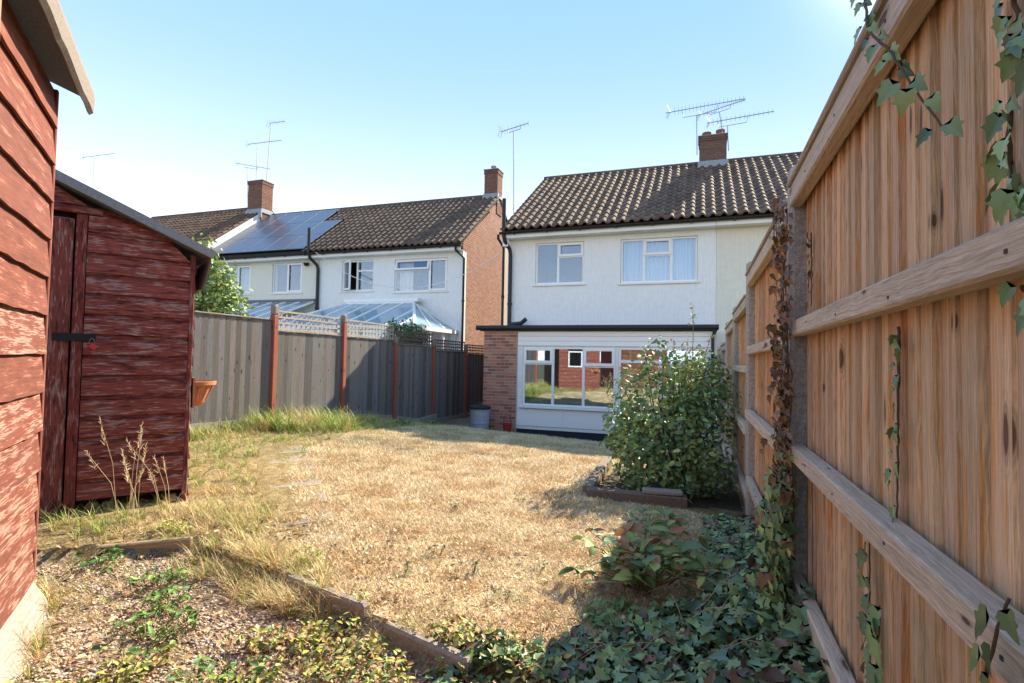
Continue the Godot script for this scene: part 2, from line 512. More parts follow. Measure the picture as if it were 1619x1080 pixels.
func left_fence() -> void:
	var zs := [-3.2, -5.05, -6.92, -8.72, -10.6, -12.45, -14.5, -16.3]
	var X := -6.5
	var ptop := [2.05, 2.05, 2.27, 2.26, 1.93, 1.93, 1.88, 1.85]
	var tops := [2.03, 2.02, 1.85, 1.84, 1.76, 1.66, 1.60]
	var lat := [0.0, 0.0, 0.33, 0.33, 0.30, 0.28, 0.28]
	var f := thing("weathered_fence", Vector3(X, ground_y(X, -9), -9), "old dark grey board fence with reddish posts and trellis top", "fence")
	for i in zs.size():
		var b := MB.new()
		var y0 := ground_y(X, zs[i]) - 0.3
		b.col = Color(0.40, 0.13, 0.085) * (1 + rf(-0.1, 0.1))
		b.uo = Vector2(rf(0, 4), rf(0, 4))
		var foot: float = ptop[i] - 0.16
		b.cbox(Transform3D(Basis(), Vector3(X + 0.02, (y0 + foot) / 2, zs[i])), Vector3(0.1, foot - y0, 0.1), 0.01)
		part(f, "post", b, M["greyboard"])
		var c := MB.new()
		c.col = Color(0.30, 0.25, 0.21)
		c.cbox(Transform3D(Basis(), Vector3(X + 0.02, foot + 0.082, zs[i])), Vector3(0.104, 0.16, 0.104), 0.02)
		part(f, "post_top", c, M["greyboard"])
	for i in zs.size() - 1:
		var za: float = zs[i] - 0.05; var zb: float = zs[i + 1] + 0.05
		var p := group_node(f, "panel")
		var ya := ground_y(X, za) + 0.12; var yb := ground_y(X, zb) + 0.12
		var y0 := minf(ya, yb)
		var cnt := int(round((za - zb) / 0.098)); var step := (za - zb) / cnt
		for k in cnt:
			var c := tint(Color(0.20, 0.185, 0.18), 0.32)
			var bd := upright_board(step + 0.012, tops[i] - y0 + rf(-0.006, 0.004), c, c, 0.0, Vector2(rf(0, 9), rf(0, 9)))
			var x := Transform3D(Basis(Vector3(0, 0, 1), Vector3.UP, Vector3(1, 0, 0)).rotated(Vector3.UP, 0.0), Vector3(X - 0.012 + (0.004 if k % 2 else 0.0), y0, za - (k + 1) * step))
			x.basis = Basis(Vector3(0, 0, 1), Vector3.UP, Vector3(-1, 0, 0)) if false else Basis(Vector3(0, 0, -1), Vector3.UP, Vector3(-1, 0, 0)).rotated(Vector3.UP, PI)
			part(p, "board", bd, M["greyboard"], x)
		var gb := MB.new()
		gb.col = Color(0.34, 0.30, 0.24)
		gb.hexa([Vector3(X - 0.02, ya - 0.2, za), Vector3(X + 0.025, ya - 0.2, za), Vector3(X + 0.025, yb - 0.2, zb), Vector3(X - 0.02, yb - 0.2, zb), Vector3(X - 0.02, ya - 0.003, za), Vector3(X + 0.025, ya - 0.003, za), Vector3(X + 0.025, yb - 0.003, zb), Vector3(X - 0.02, yb - 0.003, zb)])
		part(p, "gravel_board", gb, M["concrete"])
		part(p, "capping", rail(Vector3(X - 0.03, tops[i] + 0.002, zb), Vector3(X + 0.035, tops[i] + 0.024, za), Color(0.30, 0.26, 0.22)), M["greyboard"])
		if lat[i] > 0:
			var t := MB.new()
			var l: float = lat[i]
			t.col = Color(0.46, 0.40, 0.33) if i < 4 else Color(0.16, 0.115, 0.095)
			var ty: float = tops[i] + 0.026
			for k in 4:
				t.tbox(Transform3D(Basis(), Vector3(X + 0.006, ty + 0.02 + k * (l - 0.04) / 3.0, (za + zb) / 2)), Vector3(0.013, 0.028, za - zb))
			var m := int((za - zb) / 0.115)
			for k in m + 1:
				t.tbox(Transform3D(Basis(), Vector3(X - 0.008, ty + l / 2, lerpf(za - 0.015, zb + 0.015, float(k) / m))), Vector3(0.012, l, 0.026))
			part(p, "trellis", t, M["greyboard"])

# ---------------------------------------------------------------- sheds
# lapped board: runs along +x from 0 to len, y from 0 to h, z out; the bottom edge stands out and is a bit uneven
func lap_board(length: float, h: float, out: float, wave: float, seed_: int, c: Color, top_len := -1.0, groove := false) -> MB:
	var b := MB.new()
	b.col = c
	b.uo = Vector2(seed_ * 0.37, seed_ * 0.61)
	var nn := noise(seed_, 1.6, 2)
	var segs := maxi(2, int(length / 0.12)) if wave > 0 else 1
	var th := 0.013
	var tk := 1.0 if top_len < 0 else top_len / length
	var at := func(i):
		var x: float = length * i / segs
		var lo := wave * nn.get_noise_1d(x * 3.0 + seed_ * 7)
		return [x, lo]
	for i in segs:
		var A = at.call(i); var B = at.call(i + 1)
		var a0 := Vector3(A[0], A[1], out); var b0 := Vector3(B[0], B[1], out)
		var a1 := Vector3(A[0] * tk, h, 0.004); var b1 := Vector3(B[0] * tk, h, 0.004)
		var ai := Vector3(A[0], A[1], out - th); var bi := Vector3(B[0], B[1], out - th)
		if groove:
			# flat face, then a scooped recess under the board above
			var pr := [[A[1], out, B[1]], [h * 0.66, out, h * 0.66], [h * 0.69, out - 0.02, h * 0.69], [h, out - 0.024, h]]
			for q in 3:
				var ka := lerpf(1.0, tk, pr[q][0] / h); var kb := lerpf(1.0, tk, pr[q + 1][0] / h)
				b.quad(Vector3(A[0] * ka, pr[q][0], pr[q][1]), Vector3(B[0] * ka, pr[q][2], pr[q][1]), Vector3(B[0] * kb, pr[q + 1][2], pr[q + 1][1]), Vector3(A[0] * kb, pr[q + 1][0], pr[q + 1][1]),
					[Vector2(A[0], pr[q][0]), Vector2(B[0], pr[q][2]), Vector2(B[0], pr[q + 1][2]), Vector2(A[0], pr[q + 1][0])])
		else: b.quad(a0, b0, b1, a1, [Vector2(A[0], A[1]), Vector2(B[0], B[1]), Vector2(B[0], h), Vector2(A[0], h)])
		b.quad(ai, bi, b0, a0, [Vector2(A[0], 0), Vector2(B[0], 0), Vector2(B[0], th), Vector2(A[0], th)])
		var back_a := Vector3(A[0] * tk, h, -0.006); var back_b := Vector3(B[0] * tk, h, -0.006)
		b.quad(bi, ai, back_a, back_b)
		b.quad(a1, b1, back_b, back_a)
	for e in [0, segs]:
		var A = at.call(e)
		var q := [Vector3(A[0], A[1], out - th), Vector3(A[0], A[1], out), Vector3(A[0] * tk, h, 0.004), Vector3(A[0] * tk, h, -0.006)]
		if e == segs: q.reverse()
		b.quad(q[0], q[1], q[2], q[3])
	return b

func big_shed() -> void:
	# local frame: x from the far corner towards the camera along the wall, z out of the wall
	var P := Vector3(-3.09, 0.16, -1.75)
	var ax := Vector3(0.764, 0, 0.645).normalized()
	var az := Vector3(0.645, 0, -0.764).normalized()
	# seen from outside, x must run to the right: from outside the near end is on the left, so mirror by starting there
	var L := 2.3
	var O := P + ax * L
	var T := Transform3D(Basis(-ax, Vector3.UP, az), O)
	var sh := thing("big_red_shed", P + ax * L / 2 - az * 0.8, "big shed of wavy red painted boards with a thick felt roof edge", "shed")
	var H := 2.62
	var y := 0.14; var k := 0
	while y < H - 0.05:
		var h := 0.19
		var c := tint(Color(0.42, 0.42, 0.38), 0.12)
		var bd := lap_board(L, minf(h + 0.03, H - y), 0.028, 0.009, 40 + k, c)
		part(sh, "board", bd, M["redworn" if k in [0, 1, 2, 3, 4, 6] else "redboard"], T * Transform3D(Basis(), Vector3(0, y, 0)))
		y += h; k += 1
	# inner walls close the shed
	var w := MB.new()
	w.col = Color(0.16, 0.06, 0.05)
	w.box(Vector3(0, 0, -0.05), Vector3(L, H, -0.012))
	w.box(Vector3(L - 0.04, 0, -1.8), Vector3(L, H, -0.052))
	w.box(Vector3(0, 0, -1.8), Vector3(0.04, H, -0.052))
	w.box(Vector3(0.042, 0, -1.8), Vector3(L - 0.042, H, -1.76))
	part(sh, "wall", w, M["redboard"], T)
	var tr := MB.new()
	tr.col = Color(0.45, 0.42, 0.42)
	tr.box(Vector3(L + 0.002, 0.02, -0.05), Vector3(L + 0.03, H, 0.022), 0.004)
	part(sh, "corner_trim", tr, M["redboard"], T)
	var bt := MB.new()
	bt.col = Color(0.40, 0.28, 0.2)
	bt.box(Vector3(L - 1.14, 0.1, 0.03), Vector3(L - 1.07, H - 0.12, 0.06), 0.004)
	part(sh, "batten", bt, M["cedar"], T)
	# base plank leaning out at the foot
	var bp := MB.new()
	bp.col = Color(0.46, 0.37, 0.33)
	bp.uo = Vector2(1.3, 0.2)
	bp.cbox(Transform3D(Basis(Vector3.RIGHT, -0.5), Vector3(L / 2 - 0.02, 0.06, 0.07)), Vector3(L, 0.24, 0.025), 0.004)
	part(sh, "base_plank", bp, M["greyboard"], T)
	# roof: felt over boards, eave over the wall
	var rf_ := MB.new()
	rf_.col = Color(0.17, 0.14, 0.12)
	var e0 := 0.12; var yy := H + 0.02
	var up := 0.36
	var rx0 := -0.2; var rx1 := L + 0.11
	rf_.hexa([Vector3(rx0, yy, e0), Vector3(rx1, yy, e0), Vector3(rx1, yy + 1.95 * up, -1.85), Vector3(rx0, yy + 1.95 * up, -1.85),
		Vector3(rx0, yy + 0.028, e0), Vector3(rx1, yy + 0.028, e0), Vector3(rx1, yy + 0.028 + 1.95 * up, -1.85), Vector3(rx0, yy + 0.028 + 1.95 * up, -1.85)])
	var roof := part(sh, "roof", rf_, M["felt"], T)
	var fe := MB.new()
	fe.col = Color(0.30, 0.255, 0.215)
	# rolled felt edge, slightly wavy
	var nn := noise(77, 1.2, 2)
	var n := 26
	for i in n:
		var xa := lerpf(rx0, rx1 + 0.015, float(i) / n); var xb := lerpf(rx0, rx1 + 0.015, float(i + 1) / n)
		var wa := nn.get_noise_1d(xa * 3) * 0.016; var wb := nn.get_noise_1d(xb * 3) * 0.016
		var pr := [Vector2(0.0, 0.066), Vector2(0.026, 0.058), Vector2(0.034, 0.02), Vector2(0.03, -0.06), Vector2(0.012, -0.075), Vector2(0.002, -0.06), Vector2(0.002, 0.029), Vector2(-0.1, 0.069)]
		for q in pr.size():
			var a: Vector2 = pr[q]; var b: Vector2 = pr[(q + 1) % pr.size()]
			var da := Vector3(xa, yy + a.y + wa * (1.0 if a.y < 0 else 0.4), e0 + a.x); var db := Vector3(xb, yy + a.y + wb * (1.0 if a.y < 0 else 0.4), e0 + a.x)
			var ea := Vector3(xa, yy + b.y + wa * (1.0 if b.y < 0 else 0.4), e0 + b.x); var eb := Vector3(xb, yy + b.y + wb * (1.0 if b.y < 0 else 0.4), e0 + b.x)
			fe.quad(ea, eb, db, da)
		if i == n - 1:
			for q in range(1, pr.size() - 1):
				fe.tri(Vector3(xb, yy + pr[0].y, e0 + pr[0].x), Vector3(xb, yy + pr[q + 1].y, e0 + pr[q + 1].x), Vector3(xb, yy + pr[q].y, e0 + pr[q].x))
	var fel := part(roof, "felt_edge", fe, M["felt"], T)
	fel.name = "felt_edge"

func small_shed() -> void:
	var P := Vector3(-3.83, 0.2, -3.2)
	var u := Vector3(0.524, 0, -0.852).normalized()
	var nz := Vector3(0.852, 0, 0.524).normalized()
	var Wd := 2.1; var D := 1.7
	var O := P - u * Wd
	var T := Transform3D(Basis(u, Vector3.UP, nz), O)   # x along the front to the right, z out of the front
	var sh := thing("small_red_shed", P - u * Wd / 2 - nz * D / 2, "small shed with flaking dark red boards and a plank door with padlock", "shed")
	var H := 2.02; var pitch := 0.43
	# front boards, cut under the verge
	var x0 := Wd - 0.665
	var y := 0.2; var k := 0
	var cover := 0.148
	var edge := func(yy): return minf(Wd - 0.02, Wd - (yy - H - 0.045) / pitch)
	while y < 2.44:
		var xb: float = edge.call(y) - x0
		var xt: float = edge.call(y + cover + 0.02) - x0
		if xt < 0.06: break
		part(sh, "board", lap_board(xb, cover + 0.02, 0.03, 0.004, 80 + k, tint(Color(1.7, 2.1, 1.95), 0.18), xt, true), M["flaky"], T * Transform3D(Basis(), Vector3(x0, y, 0)))
		y += cover; k += 1
	# boards over the door up to the gable
	var gy := 2.30
	while gy < H + 1.05 * pitch:
		var xl := maxf(0.02, (gy + 0.12 - H) / pitch)
		var xb: float = minf(x0 - 0.002, edge.call(gy)) - xl
		var xt: float = minf(x0 - 0.002, edge.call(gy + cover + 0.02)) - xl
		if xt > 0.06: part(sh, "board", lap_board(xb, cover + 0.02, 0.03, 0.004, 120 + k, tint(Color(1.7, 2.1, 1.95), 0.18), xt, true), M["flaky"], T * Transform3D(Basis(), Vector3(xl, gy, 0)))
		gy += cover; k += 1
	# door with three planks, frame, hasp and padlock
	var door := group_node(sh, "door")
	for i in 3:
		var b := MB.new()
		b.col = tint(Color(1.05, 1.1, 1.05), 0.16)
		b.uo = Vector2(i * 1.7, i * 0.9)
		b.box(Vector3(x0 - 0.075 - 0.205 * (i + 1), 0.08, 0.002), Vector3(x0 - 0.079 - 0.205 * i, 2.2, 0.022), 0.004)
		part(door, "plank", b, M["flaky"], T)
	for s in [[x0 - 0.068, x0 - 0.006], [x0 - 0.77, x0 - 0.71]]:
		var b := MB.new()
		b.col = Color(0.8, 0.65, 0.65)
		b.uo = Vector2(s[0], 0.3)
		b.box(Vector3(s[0], 0.05, -0.02), Vector3(s[1], 2.24, 0.034), 0.004)
		part(sh, "door_frame", b, M["flaky"], T)
	var lin_ := MB.new()
	lin_.col = Color(0.75, 0.6, 0.6)
	lin_.box(Vector3(x0 - 0.8, 2.244, -0.02), Vector3(x0 + 0.08, 2.29, 0.05), 0.004)
	part(sh, "lintel", lin_, M["flaky"], T)
	var hs := MB.new()
	hs.col = Color(0.025, 0.022, 0.02)
	hs.box(Vector3(x0 - 0.17, 1.33, 0.036), Vector3(x0 + 0.07, 1.385, 0.042), 0.002)
	part(door, "hasp", hs, M["plain"], T)
	var pl := MB.new()
	pl.col = Color(0.55, 0.06, 0.06)
	pl.cbox(T * Transform3D(Basis(Vector3(0, 0, 1), -0.6), Vector3(x0 + 0.055, 1.295, 0.056)), Vector3(0.045, 0.036, 0.018), 0.004)
	var loop := []
	for i in 9: loop.push_back(T * Vector3(x0 + 0.048 + 0.016 * cos(PI * i / 8.0), 1.31 + 0.035 * sin(PI * i / 8.0) + 0.006, 0.056))
	var pk := part(self, "padlock", pl, M["plain"])
	tag(pk, "small red padlock hanging from the black hasp of the shed door", "padlock")
	var lp := MB.new()
	lp.col = Color(0.5, 0.5, 0.52)
	lp.tube(loop, 0.003)
	part(pk, "shackle", lp, M["metal"])
	# corner trim and side wall of boards with a window
	for s in [Wd - 0.02]:
		var b := MB.new()
		b.col = Color(0.85, 0.8, 0.8)
		b.box(Vector3(s, 0.1, -0.03), Vector3(s + 0.034, H + 0.02, 0.03), 0.004)
		part(sh, "corner_trim", b, M["flaky"], T)
	var S := Transform3D(Basis(-nz, Vector3.UP, u), P + u * 0.012)   # side: x runs back, z out to the right
	var ys := 0.12
	while ys < H - 0.04:
		var hh := minf(0.17, H - ys)
		var pieces := [[0.03, D]]
		if ys > 1.0 and ys < 1.62: pieces = [[0.03, 0.72], [1.32, D]]
		for q in pieces:
			part(sh, "board", lap_board(q[1] - q[0], hh, 0.022, 0.005, 150 + k, tint(Color(0.5, 0.48, 0.48), 0.1)), M["redboard"], S * Transform3D(Basis(), Vector3(q[0], ys, 0)))
			k += 1
		ys += cover
	var win := group_node(sh, "window")
	var wf := MB.new()
	wf.col = Color(0.7, 0.7, 0.68)
	for q in [[0.722, 1.318, 1.02, 1.07], [0.722, 1.318, 1.61, 1.66], [0.722, 0.772, 1.072, 1.608], [1.268, 1.318, 1.072, 1.608]]:
		wf.box(Vector3(q[0], q[2], -0.02), Vector3(q[1], q[3], 0.035))
	part(win, "frame", wf, M["plain"], S)
	var wp := MB.new()
	wp.box(Vector3(0.773, 1.073, 0.0), Vector3(1.267, 1.607, 0.004))
	part(win, "pane", wp, M["glass"], S)
	# inside walls, floor bearers and the dark void under the boards
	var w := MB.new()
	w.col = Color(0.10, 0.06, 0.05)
	w.box(Vector3(x0 + 0.002, 0.2, -0.04), Vector3(Wd - 0.05, H, -0.012))
	w.box(Vector3(0.0, 0.12, -0.04), Vector3(0.72, H, -0.012))
	w.box(Vector3(0, 0.12, -D), Vector3(0.03, H, -0.042))
	w.box(Vector3(0.722, 0.1, -0.04), Vector3(x0, H + 0.2, -0.022))
	w.hexa([Vector3(0.05, H, -0.03), Vector3(Wd - 0.05, H, -0.03), Vector3(Wd - 0.05, H, -0.05), Vector3(0.05, H, -0.05), Vector3(Wd / 2 - 0.02, H + 0.44, -0.03), Vector3(Wd / 2 + 0.02, H + 0.44, -0.03), Vector3(Wd / 2 + 0.02, H + 0.44, -0.05), Vector3(Wd / 2 - 0.02, H + 0.44, -0.05)])
	w.box(Vector3(0.032, 0.12, -D), Vector3(Wd - 0.03, H, -D + 0.03))
	w.box(Vector3(Wd - 0.04, 0.12, -0.72), Vector3(Wd - 0.012, H, -0.03))
	w.box(Vector3(Wd - 0.04, 0.12, -D + 0.032), Vector3(Wd - 0.012, H, -1.32))
	w.box(Vector3(0.05, 0.16, -D + 0.05), Vector3(Wd - 0.06, 0.19, -0.05))
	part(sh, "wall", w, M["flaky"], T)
	for xx in [x0 + 0.06, x0 + 0.15, Wd - 0.12]:
		var b := MB.new()
		b.col = Color(0.36, 0.26, 0.17)
		b.box(Vector3(xx, 0.0, -0.9), Vector3(xx + 0.07, 0.158, -0.02), 0.004)
		part(sh, "bearer", b, M["cedar"], T)
	var sill := MB.new()
	sill.col = Color(0.34, 0.25, 0.18)
	sill.box(Vector3(x0 - 0.02, -0.06, -0.06), Vector3(Wd - 0.04, 0.03, 0.05), 0.005)
	part(sh, "base_plank", sill, M["cedar"], T)
	# roof: two felted slopes, verge in front
	var roof := MB.new()
	roof.col = Color(0.20, 0.19, 0.18)
	var ex := 0.1; var th := 0.035
	var zf := 0.12; var zb := -D - 0.1
	var ax := Wd / 2; var ay := H + 0.05 + pitch * Wd / 2
	for sg in [-1.0, 1.0]:
		var ox: float = ax + sg * (Wd / 2 + ex)
		var oy := H + 0.05 - ex * pitch
		var p := [Vector3(ax, ay, zf), Vector3(ox, oy, zf), Vector3(ox, oy, zb), Vector3(ax, ay, zb)]
		if sg < 0: p.reverse()
		var t := []
		for q in p: t.push_back(q + Vector3(0, th, 0))
		roof.hexa(p + t)
	var ro := part(sh, "roof", roof, M["felt"], T)
	# rolled felt along the front verge and the flap that hangs off the eave
	var vg := MB.new()
	vg.col = Color(0.33, 0.32, 0.31)
	var ey := H + 0.05 - ex * pitch
	vg.tbox(Transform3D(Basis(Vector3(0, 0, 1), -atan(pitch)), Vector3((ax + Wd + ex) / 2 + 0.01, (ay + ey) / 2 + 0.022, zf + 0.012)), Vector3((Wd / 2 + ex) / cos(atan(pitch)) + 0.04, 0.062, 0.02))
	vg.tbox(Transform3D(Basis(Vector3(0, 0, 1), atan(pitch)), Vector3((ax - ex) / 2 - 0.01, (ay + ey) / 2 + 0.022, zf + 0.014)), Vector3((Wd / 2 + ex) / cos(atan(pitch)) + 0.04, 0.062, 0.02))
	part(ro, "felt_edge", vg, M["felt"], T)
	var fl := MB.new()
	fl.col = Color(0.24, 0.15, 0.10)
	var nn := noise(5, 2.0, 2)
	for i in 8:
		var za := zf - 0.02 - i * 0.2; var zc := za - 0.2
		for j in 4:
			var fa := j / 4.0; var fb := (j + 1) / 4.0
			var pt := func(f, z): return Vector3(Wd + ex + 0.012 - 0.05 * f * f + nn.get_noise_2d(z * 2, f * 2) * 0.02, ey + 0.01 - f * (0.26 + nn.get_noise_1d(z * 3) * 0.06), z)
			var q := [pt.call(fb, za), pt.call(fb, zc), pt.call(fa, zc), pt.call(fa, za)]
			fl.quad(q[0], q[1], q[2], q[3])
			var ins := Vector3(-0.012, 0, 0)
			fl.quad(q[3] + ins, q[2] + ins, q[1] + ins, q[0] + ins)
			if i == 0: fl.quad(q[0] + ins, q[0], q[3], q[3] + ins)
			if j == 3: fl.quad(q[0] + ins, q[1] + ins, q[1], q[0])
	part(ro, "felt_flap", fl, M["felt"], T)
	# terracotta wall planter on the side wall
	var pc := MB.new()
	pc.col = Color(0.62, 0.25, 0.12)
	var c0 := P + u * 0.045 - nz * 0.16 + Vector3(0, 0.83, 0)
	var ang := atan2(-u.z, u.x) - PI / 2
	pc.lathe(c0, [[0.0, 0.0], [0.075, 0.0], [0.1, 0.03], [0.15, 0.15], [0.16, 0.17], [0.178, 0.172], [0.182, 0.20], [0.165, 0.202], [0.15, 0.16], [0.0, 0.15]], 18, 0.5, ang)
	var bk := Transform3D(Basis(-nz, Vector3.UP, u), c0)
	pc.tbox(bk * Transform3D(Basis(), Vector3(0, 0.115, -0.008)), Vector3(0.36, 0.24, 0.014))
	var pln := part(self, "wall_planter", pc, M["clay"])
	tag(pln, "terracotta half-round planter hung on the side of the small red shed", "planter")
	var rb := MB.new()
	rb.col = Color(0.66, 0.29, 0.15)
	for i in 7:
		var a := ang + PI * (i + 0.5) / 7.0
		var dv := Vector3(cos(a), 0, -sin(a))
		rb.tube([c0 + dv * 0.103 + Vector3(0, 0.04, 0), c0 + dv * 0.155 + Vector3(0, 0.155, 0)], 0.007, 0.009, 5)
	part(pln, "moulding", rb, M["clay"])

# ---------------------------------------------------------------- houses
# wall with openings: faces +z; openings [x0, x1, y0, y1]
func wall_mesh(x0: float, x1: float, y0: float, y1: float, z: float, th: float, ops: Array, c: Color) -> MB:
	var b := MB.new()
	b.col = c
	var xs := [x0, x1]; var ys := [y0, y1]
	for o in ops:
		xs.append_array([o[0], o[1]]); ys.append_array([o[2], o[3]])
	xs.sort(); ys.sort()
	for i in xs.size() - 1:
		for j in ys.size() - 1:
			if xs[i + 1] - xs[i] < 0.001 or ys[j + 1] - ys[j] < 0.001: continue
			var mx: float = (xs[i] + xs[i + 1]) / 2; var my: float = (ys[j] + ys[j + 1]) / 2
			var hole := false
			for o in ops:
				if mx > o[0] and mx < o[1] and my > o[2] and my < o[3]: hole = true
			if hole: continue
			b.quad(Vector3(xs[i], ys[j], z), Vector3(xs[i + 1], ys[j], z), Vector3(xs[i + 1], ys[j + 1], z), Vector3(xs[i], ys[j + 1], z))
			b.quad(Vector3(xs[i + 1], ys[j], z - th), Vector3(xs[i], ys[j], z - th), Vector3(xs[i], ys[j + 1], z - th), Vector3(xs[i + 1], ys[j + 1], z - th))
	for o in ops:
		b.quad(Vector3(o[0], o[2], z), Vector3(o[1], o[2], z), Vector3(o[1], o[2], z - th), Vector3(o[0], o[2], z - th))
		b.quad(Vector3(o[0], o[3], z - th), Vector3(o[1], o[3], z - th), Vector3(o[1], o[3], z), Vector3(o[0], o[3], z))
		b.quad(Vector3(o[0], o[2], z - th), Vector3(o[0], o[3], z - th), Vector3(o[0], o[3], z), Vector3(o[0], o[2], z))
		b.quad(Vector3(o[1], o[2], z), Vector3(o[1], o[3], z), Vector3(o[1], o[3], z - th), Vector3(o[1], o[2], z - th))
	b.quad(Vector3(x0, y0, z - th), Vector3(x0, y0, z), Vector3(x0, y1, z), Vector3(x0, y1, z - th))
	b.quad(Vector3(x1, y0, z), Vector3(x1, y0, z - th), Vector3(x1, y1, z - th), Vector3(x1, y1, z))
	return b

# window in an opening; lights [x0, x1, y0, y1, opens, tilt] as shares of the opening
func window(house: Node, o: Array, z: float, lights: Array, sill := true, glass := "glass") -> Node3D:
	var w := group_node(house, "window")
	var fw := 0.05
	var zf := z - 0.045
	var fr := MB.new()
	var x0: float = o[0] + 0.004; var x1: float = o[1] - 0.004; var y0: float = o[2] + 0.004; var y1: float = o[3] - 0.004
	fr.box(Vector3(x0, y0, zf - 0.06), Vector3(x1, y0 + fw, zf), 0.006)
	fr.box(Vector3(x0, y1 - fw, zf - 0.06), Vector3(x1, y1, zf), 0.006)
	fr.box(Vector3(x0, y0 + fw, zf - 0.06), Vector3(x0 + fw, y1 - fw, zf), 0.006)
	fr.box(Vector3(x1 - fw, y0 + fw, zf - 0.06), Vector3(x1, y1 - fw, zf), 0.006)
	for l in lights:
		var a := lerpf(x0, x1, l[0]); var b := lerpf(x0, x1, l[1]); var c := lerpf(y0, y1, l[2]); var d := lerpf(y0, y1, l[3])
		if l[0] > 0.01: fr.box(Vector3(a - 0.03, maxf(c, y0 + fw + 0.001), zf - 0.058), Vector3(a + 0.03, minf(d, y1 - fw - 0.001), zf - 0.002))
		if l[2] > 0.01: fr.box(Vector3(maxf(a + 0.031, x0 + fw + 0.001), c - 0.03, zf - 0.056), Vector3(minf(b - 0.031, x1 - fw - 0.001), c + 0.03, zf - 0.004))
	part(w, "frame", fr, M["upvc"])
	for l in lights:
		var a := lerpf(x0, x1, l[0]) + (0.03 if l[0] > 0.01 else fw); var b := lerpf(x0, x1, l[1]) - (0.03 if l[1] < 0.99 else fw)
		var c := lerpf(y0, y1, l[2]) + (0.03 if l[2] > 0.01 else fw); var d := lerpf(y0, y1, l[3]) - (0.03 if l[3] < 0.99 else fw)
		var x := Transform3D()
		if l.size() > 5 and absf(l[5]) > 0.0:
			if l[4] == 2: x = Transform3D(Basis(Vector3.UP, l[5]), Vector3(a, 0, zf)) * Transform3D(Basis(), Vector3(-a, 0, -zf))
			else: x = Transform3D(Basis(Vector3.RIGHT, l[5]), Vector3(0, d, zf)) * Transform3D(Basis(), Vector3(0, -d, -zf))
		var inset := 0.0
		if l[4] > 0:
			inset = 0.04
			var s := MB.new()
			var e := 0.028
			var z1 := zf + 0.026; var z2 := zf - 0.03
			if x == Transform3D(): z2 = zf + 0.001
			s.box(Vector3(a - e, c - e, z2), Vector3(b + e, c + inset, z1), 0.005)
			s.box(Vector3(a - e, d - inset, z2), Vector3(b + e, d + e, z1), 0.005)
			s.box(Vector3(a - e, c + inset, z2), Vector3(a + inset, d - inset, z1), 0.005)
			s.box(Vector3(b - inset, c + inset, z2), Vector3(b + e, d - inset, z1), 0.005)
			part(w, "sash", s, M["upvc"], x)
		var g := MB.new()
		g.box(Vector3(a + inset * 0.98, c + inset * 0.98, zf - 0.028), Vector3(b - inset * 0.98, d - inset * 0.98, zf - 0.022))
		part(w, "pane", g, M[glass], x)
	if sill:
		var s := MB.new()
		s.col = Color(0.86, 0.86, 0.84)
		s.box(Vector3(o[0] - 0.06, o[2] - 0.05, z - 0.04), Vector3(o[1] + 0.06, o[2] - 0.002, z + 0.045), 0.006)
		part(w, "sill", s, M["render"])
	return w

func curtain(x0: float, x1: float, y0: float, y1: float, z: float, c: Color, label: String, folds := 9.0) -> void:
	var b := MB.new()
	b.col = c
	var n := int((x1 - x0) / 0.02)
	for i in n:
		var xa := lerpf(x0, x1, float(i) / n); var xb := lerpf(x0, x1, float(i + 1) / n)
		var za := z + 0.022 * sin(xa * folds * TAU) + 0.01 * sin(xa * folds * 2.7 * TAU); var zb := z + 0.022 * sin(xb * folds * TAU) + 0.01 * sin(xb * folds * 2.7 * TAU)
		b.quad(Vector3(xa, y0, za), Vector3(xb, y0, zb), Vector3(xb, y1, zb), Vector3(xa, y1, za))
		b.quad(Vector3(xb, y0, zb - 0.004), Vector3(xa, y0, za - 0.004), Vector3(xa, y1, za - 0.004), Vector3(xb, y1, zb - 0.004))
	tag(part(self, "curtain", b, M["cloth"]), label, "curtain")

var tile_mesh: ArrayMesh
func make_tile() -> void:
	# one interlocking concrete tile: flat pan with a round roll; x across, z down the slope, y out; origin at the top left
	var b := MB.new()
	var w := 0.305; var l := 0.375; var th := 0.02
	var n := 10
	var prof := []
	for i in n + 1:
		var s := float(i) / n
		var y := 0.0
		if s > 0.42: y = 0.058 * sin(PI * (s - 0.42) / 0.58)
		else: y = -0.004 * sin(PI * s / 0.42)
		prof.push_back(Vector2(s * w, y))
	for i in n:
		var A: Vector2 = prof[i]; var B: Vector2 = prof[i + 1]
		b.quad(Vector3(A.x, A.y + th, l), Vector3(B.x, B.y + th, l), Vector3(B.x, B.y + th, 0), Vector3(A.x, A.y + th, 0))
		b.quad(Vector3(A.x, A.y - 0.03, l), Vector3(B.x, B.y - 0.03, l), Vector3(B.x, B.y + th, l), Vector3(A.x, A.y + th, l))
	b.quad(Vector3(w, -0.004, l), Vector3(w, -0.004, 0), Vector3(w, th, 0), Vector3(w, th, l))
	b.quad(Vector3(0, -0.004, 0), Vector3(0, -0.004, l), Vector3(0, th, l), Vector3(0, th, 0))
	tile_mesh = b.mesh()

